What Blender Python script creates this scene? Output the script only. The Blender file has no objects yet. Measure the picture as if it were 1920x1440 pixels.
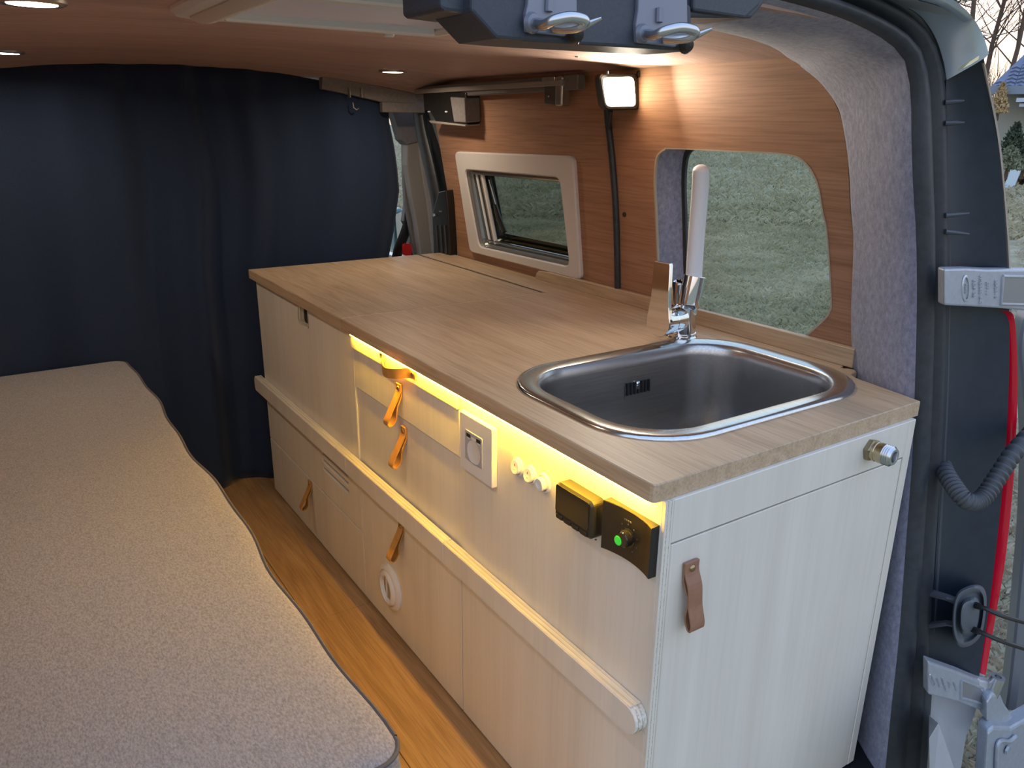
import bpy, bmesh, math, random
from mathutils import Vector, Matrix, noise, geometry
random.seed(7)
S = bpy.context.scene
COL = S.collection

# ------------------------------------------------------------------ camera
CAM = Vector((-0.65495, -0.65477, 1.17528)); FPX = 1482.97
RX = Vector((0.833793, -0.551965, 0.011129)); UX = Vector((0.164892, 0.268222, 0.949140)); FX = Vector((0.526877, 0.789552, -0.314656))
cd = bpy.data.cameras.new('camera'); co = bpy.data.objects.new('camera', cd); COL.objects.link(co)
cd.sensor_width = 36; cd.lens = FPX / 1920 * 36; cd.clip_start = 0.02; cd.clip_end = 500
co.matrix_world = Matrix(((RX.x, UX.x, -FX.x, CAM.x), (RX.y, UX.y, -FX.y, CAM.y), (RX.z, UX.z, -FX.z, CAM.z), (0, 0, 0, 1)))
S.camera = co

# ------------------------------------------------------------------ world, sun, exposure
S.view_settings.view_transform = 'Standard'; S.view_settings.look = 'None'
S.view_settings.gamma = 1; S.view_settings.exposure = 0.62; S.view_settings.use_curve_mapping = False
w = bpy.data.worlds.new('sky'); S.world = w; w.use_nodes = True
nt = w.node_tree; nt.nodes.clear()
wo = nt.nodes.new('ShaderNodeOutputWorld'); bg = nt.nodes.new('ShaderNodeBackground'); nt.links.new(bg.outputs[0], wo.inputs[0])
tc = nt.nodes.new('ShaderNodeTexCoord'); sp = nt.nodes.new('ShaderNodeSeparateXYZ'); nt.links.new(tc.outputs['Generated'], sp.inputs[0])
cr = nt.nodes.new('ShaderNodeValToRGB'); nt.links.new(sp.outputs['Z'], cr.inputs[0])
for i, (p, c) in enumerate([(0.0, (0.64, 0.54, 0.46, 1)), (0.10, (0.72, 0.70, 0.72, 1)), (0.32, (0.62, 0.75, 1.0, 1)), (1.0, (0.36, 0.54, 0.95, 1))]):
    e = cr.color_ramp.elements[i] if i < 2 else cr.color_ramp.elements.new(p)
    e.position = p; e.color = c
sd = Vector((0.885, 0.445, 0.085)).normalized()      # low sun behind the trees
dp = nt.nodes.new('ShaderNodeVectorMath'); dp.operation = 'DOT_PRODUCT'; dp.inputs[1].default_value = sd; nt.links.new(tc.outputs['Generated'], dp.inputs[0])
mx = nt.nodes.new('ShaderNodeMath'); mx.operation = 'MAXIMUM'; mx.inputs[1].default_value = 0; nt.links.new(dp.outputs['Value'], mx.inputs[0])
pw = nt.nodes.new('ShaderNodeMath'); pw.operation = 'POWER'; pw.inputs[1].default_value = 45; nt.links.new(mx.outputs[0], pw.inputs[0])
gm = nt.nodes.new('ShaderNodeMix'); gm.data_type = 'RGBA'; gm.blend_type = 'ADD'; gm.inputs[0].default_value = 1
sc_ = nt.nodes.new('ShaderNodeVectorMath'); sc_.operation = 'SCALE'; sc_.inputs[0].default_value = (0.50, 0.26, 0.08); nt.links.new(pw.outputs[0], sc_.inputs['Scale'])
nt.links.new(cr.outputs[0], gm.inputs[6]); nt.links.new(sc_.outputs[0], gm.inputs[7]); nt.links.new(gm.outputs[2], bg.inputs[0]); bg.inputs[1].default_value = 1.05

# ------------------------------------------------------------------ materials
def lin(h):
    if isinstance(h, str):
        v = [int(h[i:i + 2], 16) / 255 for i in (0, 2, 4)]
        return tuple(((c / 12.92) if c < .04045 else ((c + .055) / 1.055) ** 2.4) for c in v) + (1,)
    return tuple(h) + (1,) if len(h) == 3 else h
def mat(name, col, rough=.5, metal=0, emit=None, estr=0, coat=0, spec=None):
    m = bpy.data.materials.new(name); m.use_nodes = True; n = m.node_tree; b = n.nodes['Principled BSDF']
    b.inputs['Base Color'].default_value = lin(col); b.inputs['Roughness'].default_value = rough; b.inputs['Metallic'].default_value = metal
    if spec is not None: b.inputs['Specular IOR Level'].default_value = spec
    if coat: b.inputs['Coat Weight'].default_value = coat; b.inputs['Coat Roughness'].default_value = .08
    if emit: b.inputs['Emission Color'].default_value = lin(emit); b.inputs['Emission Strength'].default_value = estr
    return m
def noisy(name, c1, c2, scale=(20, 20, 20), rough=.6, metal=0, detail=6, bump=0, lo=.35, hi=.65, dist=0, noise_rough=.6, sheen=0, coat=0, anis=0):
    m = mat(name, c1, rough, metal, coat=coat); n = m.node_tree; b = n.nodes['Principled BSDF']; L = n.links.new
    t = n.nodes.new('ShaderNodeTexCoord'); mp = n.nodes.new('ShaderNodeMapping'); mp.inputs['Scale'].default_value = scale
    nz = n.nodes.new('ShaderNodeTexNoise'); nz.inputs['Scale'].default_value = 1; nz.inputs['Detail'].default_value = detail
    nz.inputs['Roughness'].default_value = noise_rough; nz.inputs['Distortion'].default_value = dist
    r = n.nodes.new('ShaderNodeValToRGB'); r.color_ramp.elements[0].position = lo; r.color_ramp.elements[1].position = hi
    r.color_ramp.elements[0].color = lin(c1); r.color_ramp.elements[1].color = lin(c2)
    L(t.outputs['Object'], mp.inputs[0]); L(mp.outputs[0], nz.inputs['Vector']); L(nz.outputs[0], r.inputs[0]); L(r.outputs[0], b.inputs['Base Color'])
    if bump:
        bp = n.nodes.new('ShaderNodeBump'); bp.inputs['Strength'].default_value = bump; bp.inputs['Distance'].default_value = .004
        L(nz.outputs[0], bp.inputs['Height']); L(bp.outputs[0], b.inputs['Normal'])
    if sheen: b.inputs['Sheen Weight'].default_value = sheen
    if anis: b.inputs['Anisotropic'].default_value = anis
    return m
def wood(name, c1, c2, c3, grain='Y', gs=26, rough=.45, wave=.5, bump=.05, fine=160, fm=.6):
    """two-layer grain: broad figure with bands plus fine pores, stretched along one axis"""
    m = mat(name, c1, rough); n = m.node_tree; b = n.nodes['Principled BSDF']; L = n.links.new
    t = n.nodes.new('ShaderNodeTexCoord'); mp = n.nodes.new('ShaderNodeMapping'); mp2 = n.nodes.new('ShaderNodeMapping')
    k = {'X': 0, 'Y': 1, 'Z': 2}[grain]
    s = [gs] * 3; s[k] = gs * .09; mp.inputs['Scale'].default_value = s
    s = [fine * 2] * 3; s[k] = fine * .06; mp2.inputs['Scale'].default_value = s
    a = n.nodes.new('ShaderNodeTexNoise'); a.inputs['Scale'].default_value = 1; a.inputs['Detail'].default_value = 5; a.inputs['Distortion'].default_value = wave
    f = n.nodes.new('ShaderNodeTexNoise'); f.inputs['Scale'].default_value = 1; f.inputs['Detail'].default_value = 3
    r = n.nodes.new('ShaderNodeValToRGB'); r.color_ramp.elements[0].position = .3; r.color_ramp.elements[1].position = .7
    r.color_ramp.elements[0].color = lin(c1); r.color_ramp.elements[1].color = lin(c3); e = r.color_ramp.elements.new(.5); e.color = lin(c2)
    r2 = n.nodes.new('ShaderNodeValToRGB'); r2.color_ramp.elements[0].position = .34; r2.color_ramp.elements[1].position = .56
    r2.color_ramp.elements[0].color = (.62, .58, .55, 1); r2.color_ramp.elements[1].color = (1, 1, 1, 1)
    mu = n.nodes.new('ShaderNodeMix'); mu.data_type = 'RGBA'; mu.blend_type = 'MULTIPLY'; mu.inputs[0].default_value = fm
    L(t.outputs['Object'], mp.inputs[0]); L(t.outputs['Object'], mp2.inputs[0]); L(mp.outputs[0], a.inputs['Vector']); L(mp2.outputs[0], f.inputs['Vector'])
    L(a.outputs[0], r.inputs[0]); L(f.outputs[0], r2.inputs[0]); L(r.outputs[0], mu.inputs[6]); L(r2.outputs[0], mu.inputs[7]); L(mu.outputs[2], b.inputs['Base Color'])
    if bump:
        bp = n.nodes.new('ShaderNodeBump'); bp.inputs['Strength'].default_value = bump; bp.inputs['Distance'].default_value = .002
        L(f.outputs[0], bp.inputs['Height']); L(bp.outputs[0], b.inputs['Normal'])
    return m
def glass(name, tint, refl=.5):
    m = bpy.data.materials.new(name); m.use_nodes = True; n = m.node_tree; n.nodes.clear(); L = n.links.new
    o = n.nodes.new('ShaderNodeOutputMaterial'); mi = n.nodes.new('ShaderNodeMixShader'); tr = n.nodes.new('ShaderNodeBsdfTransparent'); gl = n.nodes.new('ShaderNodeBsdfGlossy')
    tr.inputs[0].default_value = lin(tint); gl.inputs['Roughness'].default_value = .02; fr = n.nodes.new('ShaderNodeFresnel'); fr.inputs[0].default_value = 1.45
    mu = n.nodes.new('ShaderNodeMath'); mu.operation = 'MULTIPLY'; mu.inputs[1].default_value = refl
    L(fr.outputs[0], mu.inputs[0]); L(mu.outputs[0], mi.inputs[0]); L(tr.outputs[0], mi.inputs[1]); L(gl.outputs[0], mi.inputs[2]); L(mi.outputs[0], o.inputs[0])
    return m
M = {}
M['carcass'] = mat('plywood carcass darkened for gap shade', (.16, .11, .06), .7)  # shade of the gaps between fronts is put into this dark colour
M['paint'] = wood('white washed plywood', (.65, .595, .50), (.70, .65, .555), (.74, .69, .60), 'Z', 7, .42, 1.2, .01, 60, .10)
M['ply'] = noisy('plywood edge', (.40, .34, .24), (.78, .74, .64), (260, 3, 260), .55, lo=.4, hi=.6)
M['plyrail'] = noisy('plywood rail edge', (.42, .33, .2), (.80, .74, .60), (330, 3, 20), .55, lo=.42, hi=.58)
M['top'] = wood('pale oak laminate', (.43, .30, .18), (.50, .36, .225), (.56, .415, .27), 'Y', 26, .5, 1.6, .03, 160, .45)
M['topx'] = wood('pale oak laminate edge', (.38, .27, .18), (.45, .33, .22), (.51, .385, .27), 'X', 26, .42, .9, .03)
M['floor'] = wood('oak floor plank', (.26, .145, .06), (.36, .21, .095), (.44, .27, .13), 'Y', 22, .38, 1.3, .04)
M['wall'] = wood('reddish oak veneer', (.31, .16, .088), (.37, .195, .11), (.42, .23, .135), 'Y', 18, .62, .8, .03, 120)
M['ceil'] = wood('reddish oak veneer ceiling', (.42, .29, .25), (.48, .335, .29), (.53, .375, .33), 'X', 14, .5, .8, .03, 120)
M['felt'] = noisy('grey felt', (.17, .18, .245), (.36, .37, .48), (110, 110, 70), .95, detail=8, bump=.5, lo=.32, hi=.68, noise_rough=.75, sheen=.25)
M['rubber'] = noisy('black rubber', (.022, .026, .032), (.034, .038, .046), (60, 60, 60), .45, bump=.02)
M['rubber2'] = mat('dark lip rubber', (.06, .065, .075), .38)
M['plastic'] = noisy('dark grey plastic', (.032, .038, .05), (.042, .048, .062), (300, 300, 300), .5, bump=.04)
M['black'] = mat('satin black plastic', (.014, .013, .011), .36)
M['blackgloss'] = mat('gloss black screen', (.012, .012, .012), .12)
M['panelblack'] = noisy('black jamb plastic', (.012, .02, .032), (.017, .026, .040), (40, 40, 40), .42, bump=.01)
M['chrome'] = mat('chrome', (.82, .82, .83), .06, 1)
M['steel'] = noisy('brushed stainless steel', (.46, .46, .46), (.56, .56, .56), (6, 400, 400), .27, 1, bump=.01, anis=.4)
M['steelrim'] = noisy('brushed steel rim', (.58, .60, .60), (.66, .68, .67), (200, 6, 200), .2, 1)
M['alu'] = mat('anodised aluminium', (.52, .50, .46), .35, 1)
M['galv'] = mat('bright zinc', (.60, .60, .60), .25, 1)
M['silver'] = noisy('silver body paint', (.46, .48, .50), (.49, .51, .53), (30, 30, 30), .32, .15, coat=.7)
M['bluepaint'] = mat('silver blue roof paint', (.66, .76, .86), .24, .6, coat=.6)
M['castdark'] = mat('dull striker steel', (.20, .21, .25), .4, .4)
M['cast'] = noisy('cast painted hinge', (.34, .37, .41), (.39, .42, .46), (90, 90, 90), .36, .4, bump=.06)
M['whitepl'] = mat('white plastic', (.72, .70, .66), .3)
M['cream'] = mat('cream plastic', (.64, .60, .56), .35)
M['whiteswitch'] = mat('glossy white switch plastic', (.75, .74, .70), .18)
M['greyface'] = mat('light grey plastic', (.42, .42, .44), .35)
M['tube'] = mat('white satin spout', (.93, .93, .95), .4)
M['leather'] = noisy('tan leather', (.42, .20, .045), (.50, .25, .065), (60, 60, 60), .5, bump=.06)
M['leather2'] = noisy('brown leather', (.26, .125, .07), (.31, .15, .085), (60, 60, 60), .5, bump=.06)
M['rivet'] = mat('aged brass rivet', (.42, .30, .16), .3, 1)
M['brass'] = mat('brass', (.50, .42, .27), .24, 1)
M['fabric'] = noisy('taupe melange fabric', (.17, .155, .148), (.335, .307, .29), (420, 190, 300), .95, detail=3, bump=.25, lo=.3, hi=.72, sheen=.2)
M['fabricside'] = noisy('taupe melange fabric side', (.16, .145, .14), (.30, .275, .26), (300, 190, 420), .95, detail=3, bump=.25, lo=.3, hi=.72)
M['piping'] = mat('dark piping', (.10, .085, .075), .9)
M['navy'] = noisy('navy curtain cloth', (.0055, .0160, .045), (.0085, .0235, .062), (500, 500, 500), .9, bump=.1, sheen=.12)
M['dark'] = mat('dark void', (.006, .006, .008), .8)
M['red'] = mat('red lens', (.72, .006, .03), .16, coat=.5, emit=(.8, .0, .03), estr=0)
M['redplastic'] = mat('red buckle plastic', (.62, .02, .02), .3)
M['teal'] = mat('teal mirror housing', (.12, .24, .24), .3)
M['pillar'] = mat('grey beige plastic', (.29, .26, .23), .5)
M['pillartop'] = noisy('grey pillar cloth', (.16, .145, .14), (.20, .18, .17), (120, 120, 120), .8)
M['railgrey'] = mat('grey metal rail', (.17, .155, .145), .45, .1)
M['glassclear'] = glass('clear window glass', (.90, .94, .91), .12)
M['glasstint'] = glass('tinted window glass', (.60, .63, .58), .2)
M['led'] = mat('led strip', (1, .8, .3), .5, emit=(1, .56, .03), estr=140)
M['lamp'] = mat('work lamp lens', (1, 1, 1), .5, emit=(1, .90, .60), estr=9)
M['spot'] = mat('ceiling spot lens', (1, 1, 1), .5, emit=(1, .90, .70), estr=9)
M['green'] = mat('green glowing button', (.02, .5, .05), .3, emit=(.02, .42, .03), estr=.55)
M['mark'] = mat('white print', (.7, .7, .7), .5)
M['markgrey'] = mat('grey print', (.10, .10, .10), .5)
M['lid'] = mat('translucent vent lid', (.66, .66, .78), .35)
M['blind'] = mat('pale blind fabric', (.46, .40, .35), .8)
M['screw'] = mat('dark screw', (.05, .055, .035), .4, .5)

# ------------------------------------------------------------------ mesh helpers
class MB:
    def __init__(s): s.v = []; s.f = []
    def add(s, vs, fs):
        o = len(s.v); s.v += [tuple(v) for v in vs]; s.f += [tuple(i + o for i in f) for f in fs]; return s
    def box(s, a, b, fn=None):
        x0, y0, z0 = a; x1, y1, z1 = b
        vs = [(x0, y0, z0), (x1, y0, z0), (x1, y1, z0), (x0, y1, z0), (x0, y0, z1), (x1, y0, z1), (x1, y1, z1), (x0, y1, z1)]
        if fn: vs = [fn(*v) for v in vs]
        return s.add(vs, [(0, 3, 2, 1), (4, 5, 6, 7), (0, 1, 5, 4), (1, 2, 6, 5), (2, 3, 7, 6), (3, 0, 4, 7)])
    def loft(s, rows, closed=False, cap=False):
        n = len(rows[0]); vs = [p for r in rows for p in r]; fs = []
        for i in range(len(rows) - 1):
            for j in range(n if closed else n - 1):
                k = (j + 1) % n; fs.append((i * n + j, i * n + k, (i + 1) * n + k, (i + 1) * n + j))
        if cap: fs.append(tuple(range(n))); fs.append(tuple(range((len(rows) - 1) * n, len(rows) * n))[::-1])
        return s.add(vs, fs)
    def tube(s, pts, r, n=10, cap=True, flat=1.0, up=None):
        pts = [Vector(p) for p in pts]; rows = []; prev = None
        for i, p in enumerate(pts):
            d = (pts[min(i + 1, len(pts) - 1)] - pts[max(i - 1, 0)]).normalized()
            u = Vector(up) if up else (prev if prev else (Vector((0, 0, 1)) if abs(d.z) < .9 else Vector((1, 0, 0))))
            a = (u - d * u.dot(d)).normalized(); b = d.cross(a); prev = a
            ri = r[i] if isinstance(r, (list, tuple)) else r
            rows.append([p + a * math.cos(2 * math.pi * k / n) * ri * flat + b * math.sin(2 * math.pi * k / n) * ri for k in range(n)])
        return s.loft(rows, True, cap)
    def lathe(s, prof, o, ax, n=28, cap=True):
        """prof: (radius, height) pairs along axis ax from origin o"""
        o = Vector(o); ax = Vector(ax).normalized(); u = ax.orthogonal().normalized(); v = ax.cross(u)
        rows = [[o + ax * h + (u * math.cos(2 * math.pi * k / n) + v * math.sin(2 * math.pi * k / n)) * r for k in range(n)] for r, h in prof]
        return s.loft(rows, True, cap)
    def plate(s, outer, holes, fn, d0, d1, ch=0):
        """flat board with holes: 2-D loops in (u,v), extruded from depth d0 to d1 by fn(u,v,d); ch chamfers the d1 side"""
        loops = [outer] + list(holes)
        def inset(l, e, out):
            n = len(l); A = sum(l[i][0] * l[(i + 1) % n][1] - l[(i + 1) % n][0] * l[i][1] for i in range(n)); sg = (1 if A > 0 else -1) * (1 if out else -1); r = []
            for i in range(n):
                p = Vector(l[i]); a = (p - Vector(l[i - 1])).normalized(); b = (Vector(l[(i + 1) % n]) - p).normalized()
                na = Vector((-a.y, a.x)); nb = Vector((-b.y, b.x)); m = (na + nb); m = m / max(.3, m.length_squared / 2) if m.length > 1e-6 else na
                r.append(tuple(p + m * e * sg))
            return r
        lt = [inset(l, ch, k == 0) for k, l in enumerate(loops)] if ch else loops
        sgn = 1 if d1 > d0 else -1
        for ls, d in ((loops, d0), (lt, d1)):
            tr = geometry.tessellate_polygon([[Vector((p[0], p[1], 0)) for p in l] for l in ls]); flat = [p for l in ls for p in l]
            s.add([fn(p[0], p[1], d) for p in flat], [t for t in tr])
        for l, l2 in zip(loops, lt):
            rows = [[fn(p[0], p[1], d0) for p in l]]
            if ch: rows.append([fn(p[0], p[1], d1 - sgn * ch) for p in l])
            rows.append([fn(p[0], p[1], d1) for p in l2]); s.loft(rows, True)
        return s
WL = {}
def wloc(o): return WL.get(o.name, Vector((0, 0, 0)))
def setp(o, label=None, cat=None, group=None, kind=None):
    if label: o['label'] = label
    if cat: o['category'] = cat
    if group: o['group'] = group
    if kind: o['kind'] = kind
def build(mb, name, m, parent=None, smooth=False, bevel=0, label=None, cat=None, group=None, kind=None, auto=None, seg=2):
    vs = mb.v
    if parent is None:
        xs, ys, zs = zip(*vs); org = Vector(((min(xs) + max(xs)) / 2, (min(ys) + max(ys)) / 2, min(zs)))
        vs = [tuple(Vector(v) - org) for v in vs]
    else:
        org = wloc(parent); vs = [tuple(Vector(v) - org) for v in vs]
    me = bpy.data.meshes.new(name); me.from_pydata(vs, [], mb.f)
    bm = bmesh.new(); bm.from_mesh(me); bmesh.ops.remove_doubles(bm, verts=bm.verts, dist=1e-6); bmesh.ops.recalc_face_normals(bm, faces=bm.faces)
    if smooth:
        for f in bm.faces: f.smooth = True
        for e in bm.edges:
            if len(e.link_faces) == 2 and e.calc_face_angle(0) > (auto or .7): e.smooth = False
    bm.to_mesh(me); bm.free(); me.materials.append(m if not isinstance(m, str) else M[m])
    o = bpy.data.objects.new(name, me); COL.objects.link(o)
    if parent is None: o.location = org; WL[o.name] = org
    else: o.parent = parent; WL[o.name] = org
    if bevel:
        b = o.modifiers.new('bevel', 'BEVEL'); b.width = bevel; b.segments = seg; b.limit_method = 'ANGLE'; b.angle_limit = math.radians(40); b.harden_normals = False
        for p in me.polygons: p.use_smooth = False
    setp(o, label, cat, group, kind)
    return o
def thing(name, label, cat, loc, group=None, kind=None):
    o = bpy.data.objects.new(name, None); o.empty_display_size = .05; COL.objects.link(o); o.location = loc; WL[o.name] = Vector(loc)
    setp(o, label, cat, group, kind); return o
def copy_tree(o, parent=None, shift=None):
    c = o.copy(); COL.objects.link(c)
    if parent: c.parent = parent
    WL[c.name] = wloc(o) + (shift or Vector())
    for ch in list(o.children): copy_tree(ch, c, shift)
    return c
def rrect(x0, y0, x1, y1, r, n=6):
    rs = r if isinstance(r, (list, tuple)) else [r] * 4; P = []
    for (cx, cy, a, q) in ((x1 - rs[0], y1 - rs[0], 0, rs[0]), (x0 + rs[1], y1 - rs[1], 90, rs[1]), (x0 + rs[2], y0 + rs[2], 180, rs[2]), (x1 - rs[3], y0 + rs[3], 270, rs[3])):
        for k in range(n + 1):
            t = math.radians(a + 90 * k / n); P.append((cx + q * math.cos(t), cy + q * math.sin(t)))
    return P
def circ(cx, cy, r, n=24, rb=None): return [(cx + r * math.cos(2 * math.pi * k / n), cy + (rb or r) * math.sin(2 * math.pi * k / n)) for k in range(n)]
def smoothpath(pts, k=6, closed=False):
    P = [Vector(p) for p in pts]; n = len(P); out = []
    rng = range(n if closed else n - 1)
    for i in rng:
        p0 = P[(i - 1) % n] if closed else P[max(i - 1, 0)]; p1 = P[i]; p2 = P[(i + 1) % n]; p3 = P[(i + 2) % n] if closed else P[min(i + 2, n - 1)]
        for j in range(k):
            t = j / k; out.append(.5 * ((2 * p1) + (p2 - p0) * t + (2 * p0 - 5 * p1 + 4 * p2 - p3) * t * t + (3 * p1 - p0 - 3 * p2 + p3) * t ** 3))
    if not closed: out.append(P[-1])
    return out
def at(px, py, n, d):
    """point of the photograph's ray on the plane n.P = d (places a thing on its own real plane)"""
    r = FX + RX * ((px - 960) / FPX) + UX * ((720 - py) / FPX); n = Vector(n); return CAM + r * ((d - n.dot(CAM)) / n.dot(r))
XC = -0.10                                       # centre line of the van
def mir(p): return Vector((2 * XC - p[0], p[1], p[2]))
def wallp(y, z, d): return Vector((.742 - .07 * z - d, y, z - .07 * d))      # right wall frame, d = proud of the wall
def wl(px, py, off=0):
    p = at(px, py, (1, 0, .07), .742 + off); return (p.y, p.z)
def opn(px, py, off=0): return at(px, py, (0, 1, -.11), -.0614 + off)         # plane of the rear opening
def frontp(y, z, d): return Vector((.018 - d, y, z))                         # cabinet long face
def endp(x, z, d): return Vector((x, -.005 - d, z))                          # cabinet end face
def zc(x, y):
    dx2 = (x - XC) ** 2; t = min(1, max(0, (y - 1.6) / .3)); return 1.325 - .055 * dx2 - t * t * (.008 + .085 * dx2)
def text_mb(txt, size, depth, fn, sx=1, sy=1):
    """flat lettering turned into real raised geometry, mapped by fn(u,v,d)"""
    c = bpy.data.curves.new('t', 'FONT'); c.body = txt; c.size = size; c.extrude = depth / 2; c.align_x = 'CENTER'; c.align_y = 'CENTER'; c.resolution_u = 2
    o = bpy.data.objects.new('t', c); COL.objects.link(o); bpy.context.view_layer.update()
    me = o.to_mesh(); mb = MB(); mb.add([fn(v.co.x * sx, v.co.y * sy, v.co.z + depth / 2) for v in me.vertices], [tuple(p.vertices) for p in me.polygons])
    o.to_mesh_clear(); bpy.data.objects.remove(o); bpy.data.curves.remove(c); return mb

# ================================================================== SETTING
GZ = -.60
def matte(m):
    m.node_tree.nodes['Principled BSDF'].inputs['Specular IOR Level'].default_value = 0; return m
mg = noisy('winter grass ground', (.20, .19, .11), (.46, .42, .30), (1.6, 1.6, 1.6), .95, detail=10, bump=.6, lo=.35, hi=.68, noise_rough=.7)
matte(mg)
def ground():
    mb = MB(); n = 60; rows = []
    for i in range(n + 1):
        rows.append([])
        for j in range(n + 1):
            x = -60 + 160 * i / n; y = -60 + 160 * j / n
            d = math.hypot(x, y); h = .05 * noise.noise(Vector((x * .3, y * .3, 0))) * min(1, max(0, d - 4) / 4)
            h += max(0, d - 9) * .012
            rows[-1].append((x, y, GZ + h))
    mb.loft(rows); return build(mb, 'ground', mg, kind='structure', smooth=True)
ground()
def gh(x, y):
    d = math.hypot(x, y); return GZ + .05 * noise.noise(Vector((x * .3, y * .3, 0))) * min(1, max(0, d - 4) / 4) + max(0, d - 9) * .012

# floor ----------------------------------------------------------------
fl = thing('floor', None, None, (-.1, .9, -.02), kind='structure')
mb = MB(); mb.box((-.92, -.06, -.03), (.80, 2.5, -.003)); build(mb, 'floor_base', 'dark', fl)
px = [-.92, -.723, -.529, -.335, -.141, .053, .24]
for i in range(6):
    ys = {0: (.9,), 1: (.3, 1.5), 2: (.75,), 3: (.4, 1.42), 4: (1.0,), 5: (.5,)}[i]
    ys = (-.06,) + ys + (2.45,)
    for k in range(len(ys) - 1):
        mb = MB(); mb.box((px[i] + .0006, ys[k] + .0006, -.003), (px[i + 1] - .0006, ys[k + 1] - .0006, 0)); build(mb, 'floor_plank', 'floor', fl, bevel=.0006, seg=1)

# ceiling ----------------------------------------------------------------
ce = thing('ceiling', None, None, (-.1, .9, 1.3), kind='structure')
def ceilpart(y0, y1, name):
    mb = MB(); nx, ny = 24, 12; rows = [[], []]
    g0 = [[(x, y, zc(x, y)) for x in [-.855 + 1.515 * i / nx for i in range(nx + 1)]] for y in [y0 + (y1 - y0) * j / ny for j in range(ny + 1)]]
    mb.loft(g0); mb.loft([[(p[0], p[1], p[2] + .006) for p in r] for r in g0])
    e0 = g0[0] + [r[-1] for r in g0[1:]] + g0[-1][::-1][1:] + [r[0] for r in g0[::-1][1:-1]]
    mb.loft([e0, [(p[0], p[1], p[2] + .006) for p in e0]], True)
    return build(mb, name, 'ceil', ce, smooth=True)
ceilpart(.10, .779, 'ceiling_panel'); ceilpart(.781, 1.93, 'ceiling_panel')

# right wall: two veneer panels with a window cut in each -----------------
wr = thing('wall_right', None, None, (.70, .9, 0), kind='structure')
W1O = [(1.657, 1.081), (1.045, 1.092), (1.033, 1.083), (1.013, .781), (1.016, .773), (1.03, .768), (1.585, .767), (1.597, .773), (1.60, .78), (1.664, 1.074)]
W1H = [(1.615, 1.040), (1.083, 1.047), (1.05, .798), (1.548, .79)]
W2 = [tuple(p) for p in smoothpath([(.742, 1.085), (.734, 1.108), (.712, 1.121), (.69, 1.124), (.502, 1.124), (.375, 1.123), (.33, 1.108), (.30, 1.072), (.283, 1.02), (.269, .98), (.247, .86), (.248, .835), (.259, .815), (.290, .780), (.335, .728), (.37, .705), (.42, .70), (.52, .70), (.64, .70), (.69, .71), (.71, .74), (.722, .80), (.729, .86), (.738, .97), (.744, 1.04)], 4, True)]
front = [(1.80, 1.215), (1.793, 1.31), (.915, 1.31), (.912, 1.20), (.893, 1.10), (.878, .96), (.872, .77), (.872, .0), (1.62, .0), (1.70, .735)]
rear = [(.905, 1.31), (.39, 1.31), (.352, 1.278), (.30, 1.245), (.262, 1.185), (.243, 1.12), (.228, 1.03), (.212, .97), (.19, .735), (.16, .35), (.14, 0.0), (.862, .0), (.862, .77), (.868, .96), (.882, 1.10), (.9, 1.20)]
mb = MB(); mb.plate(front, [W1H[::-1]], wallp, -.006, 0); build(mb, 'wall_panel', 'wall', wr)
mb = MB(); mb.plate(rear, [W2], wallp, -.006, 0); build(mb, 'wall_panel', 'wall', wr)
mb = MB()
for k in range(len(W2)):                                     # pale cut edge of the window opening
    pass
rim = [[wallp(p[0], p[1], .0006) for p in W2], [wallp(.49 + (p[0] - .49) * .985, .945 + (p[1] - .945) * .985, .0006) for p in W2], [wallp(.49 + (p[0] - .49) * .985, .945 + (p[1] - .945) * .985, -.006) for p in W2]]
mb.loft(rim, True); build(mb, 'cut_edge', mat('pale cut edge', (.42, .36, .27), .6), wr)
# black rubber seal between the two panels
mb = MB(); mb.tube(smoothpath([wallp(y, z, .004) for y, z in [(.867, 0), (.867, .5), (.867, .77), (.873, .96), (.887, 1.09), (.905, 1.20), (.907, 1.285)]], 5), .0085, 10)
build(mb, 'trim_1', 'rubber', smooth=True, kind='structure')
# screw heads on the panels
for i, (y, z) in enumerate([(.846, .961)]):
    mb = MB(); mb.lathe([(.0001, .0035), (.004, .0035), (.0062, .002), (.0066, 0)], wallp(y, z, 0), (-1, 0, -.07), 16); build(mb, 'screw', 'screw', wr, smooth=True)
# left wall (mirrored, plain)
mb = MB(); mb.plate([(0.15, 0), (1.98, 0), (1.98, 1.28), (.4, 1.29), (.25, 1.18), (.2, .95)], [], lambda y, z, d: mir(wallp(y, z, d)), -.006, 0)
build(mb, 'wall_left', 'wall', kind='structure')

# outer skin of the van ---------------------------------------------------
body = thing('van_body', 'silver van bodywork around the open rear doorway', 'van', (.9, 1.0, GZ + .3))
so_px = [(1730, 1440), (1745, 1200), (1762, 900), (1771, 700), (1775, 450), (1777, 300), (1777, 200), (1771, 125), (1755, 73), (1723, 35), (1665, -3)]
SO = [opn(*p) for p in so_px]
SO = [Vector((.738, -.085, -.2))] + SO + [Vector((.32, .090, 1.370)), Vector((.1, .092, 1.383)), Vector((XC, .092, 1.386))]
BO = [opn(*p, -.05) for p in [(1802, 1440), (1848, 1260), (1893, 850), (1900, 700), (1893, 500), (1880, 300), (1860, 180), (1838, 98), (1812, 50), (1766, 14), (1700, -12)]]
BO = [Vector((.90, -.16, -.35))] + BO + [Vector((.33, .04, 1.405)), Vector((.1, .04, 1.425)), Vector((XC, .04, 1.43))]
nB = len(SO)
mb = MB(); OR = lambda p, k: Vector((p.x + k * (.055 if p.z < 1.2 else .02), p.y + .04, p.z + (.0 if p.z < 1.1 else .02)))
rows_r = [SO[i:] for i in (0,)]
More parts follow.
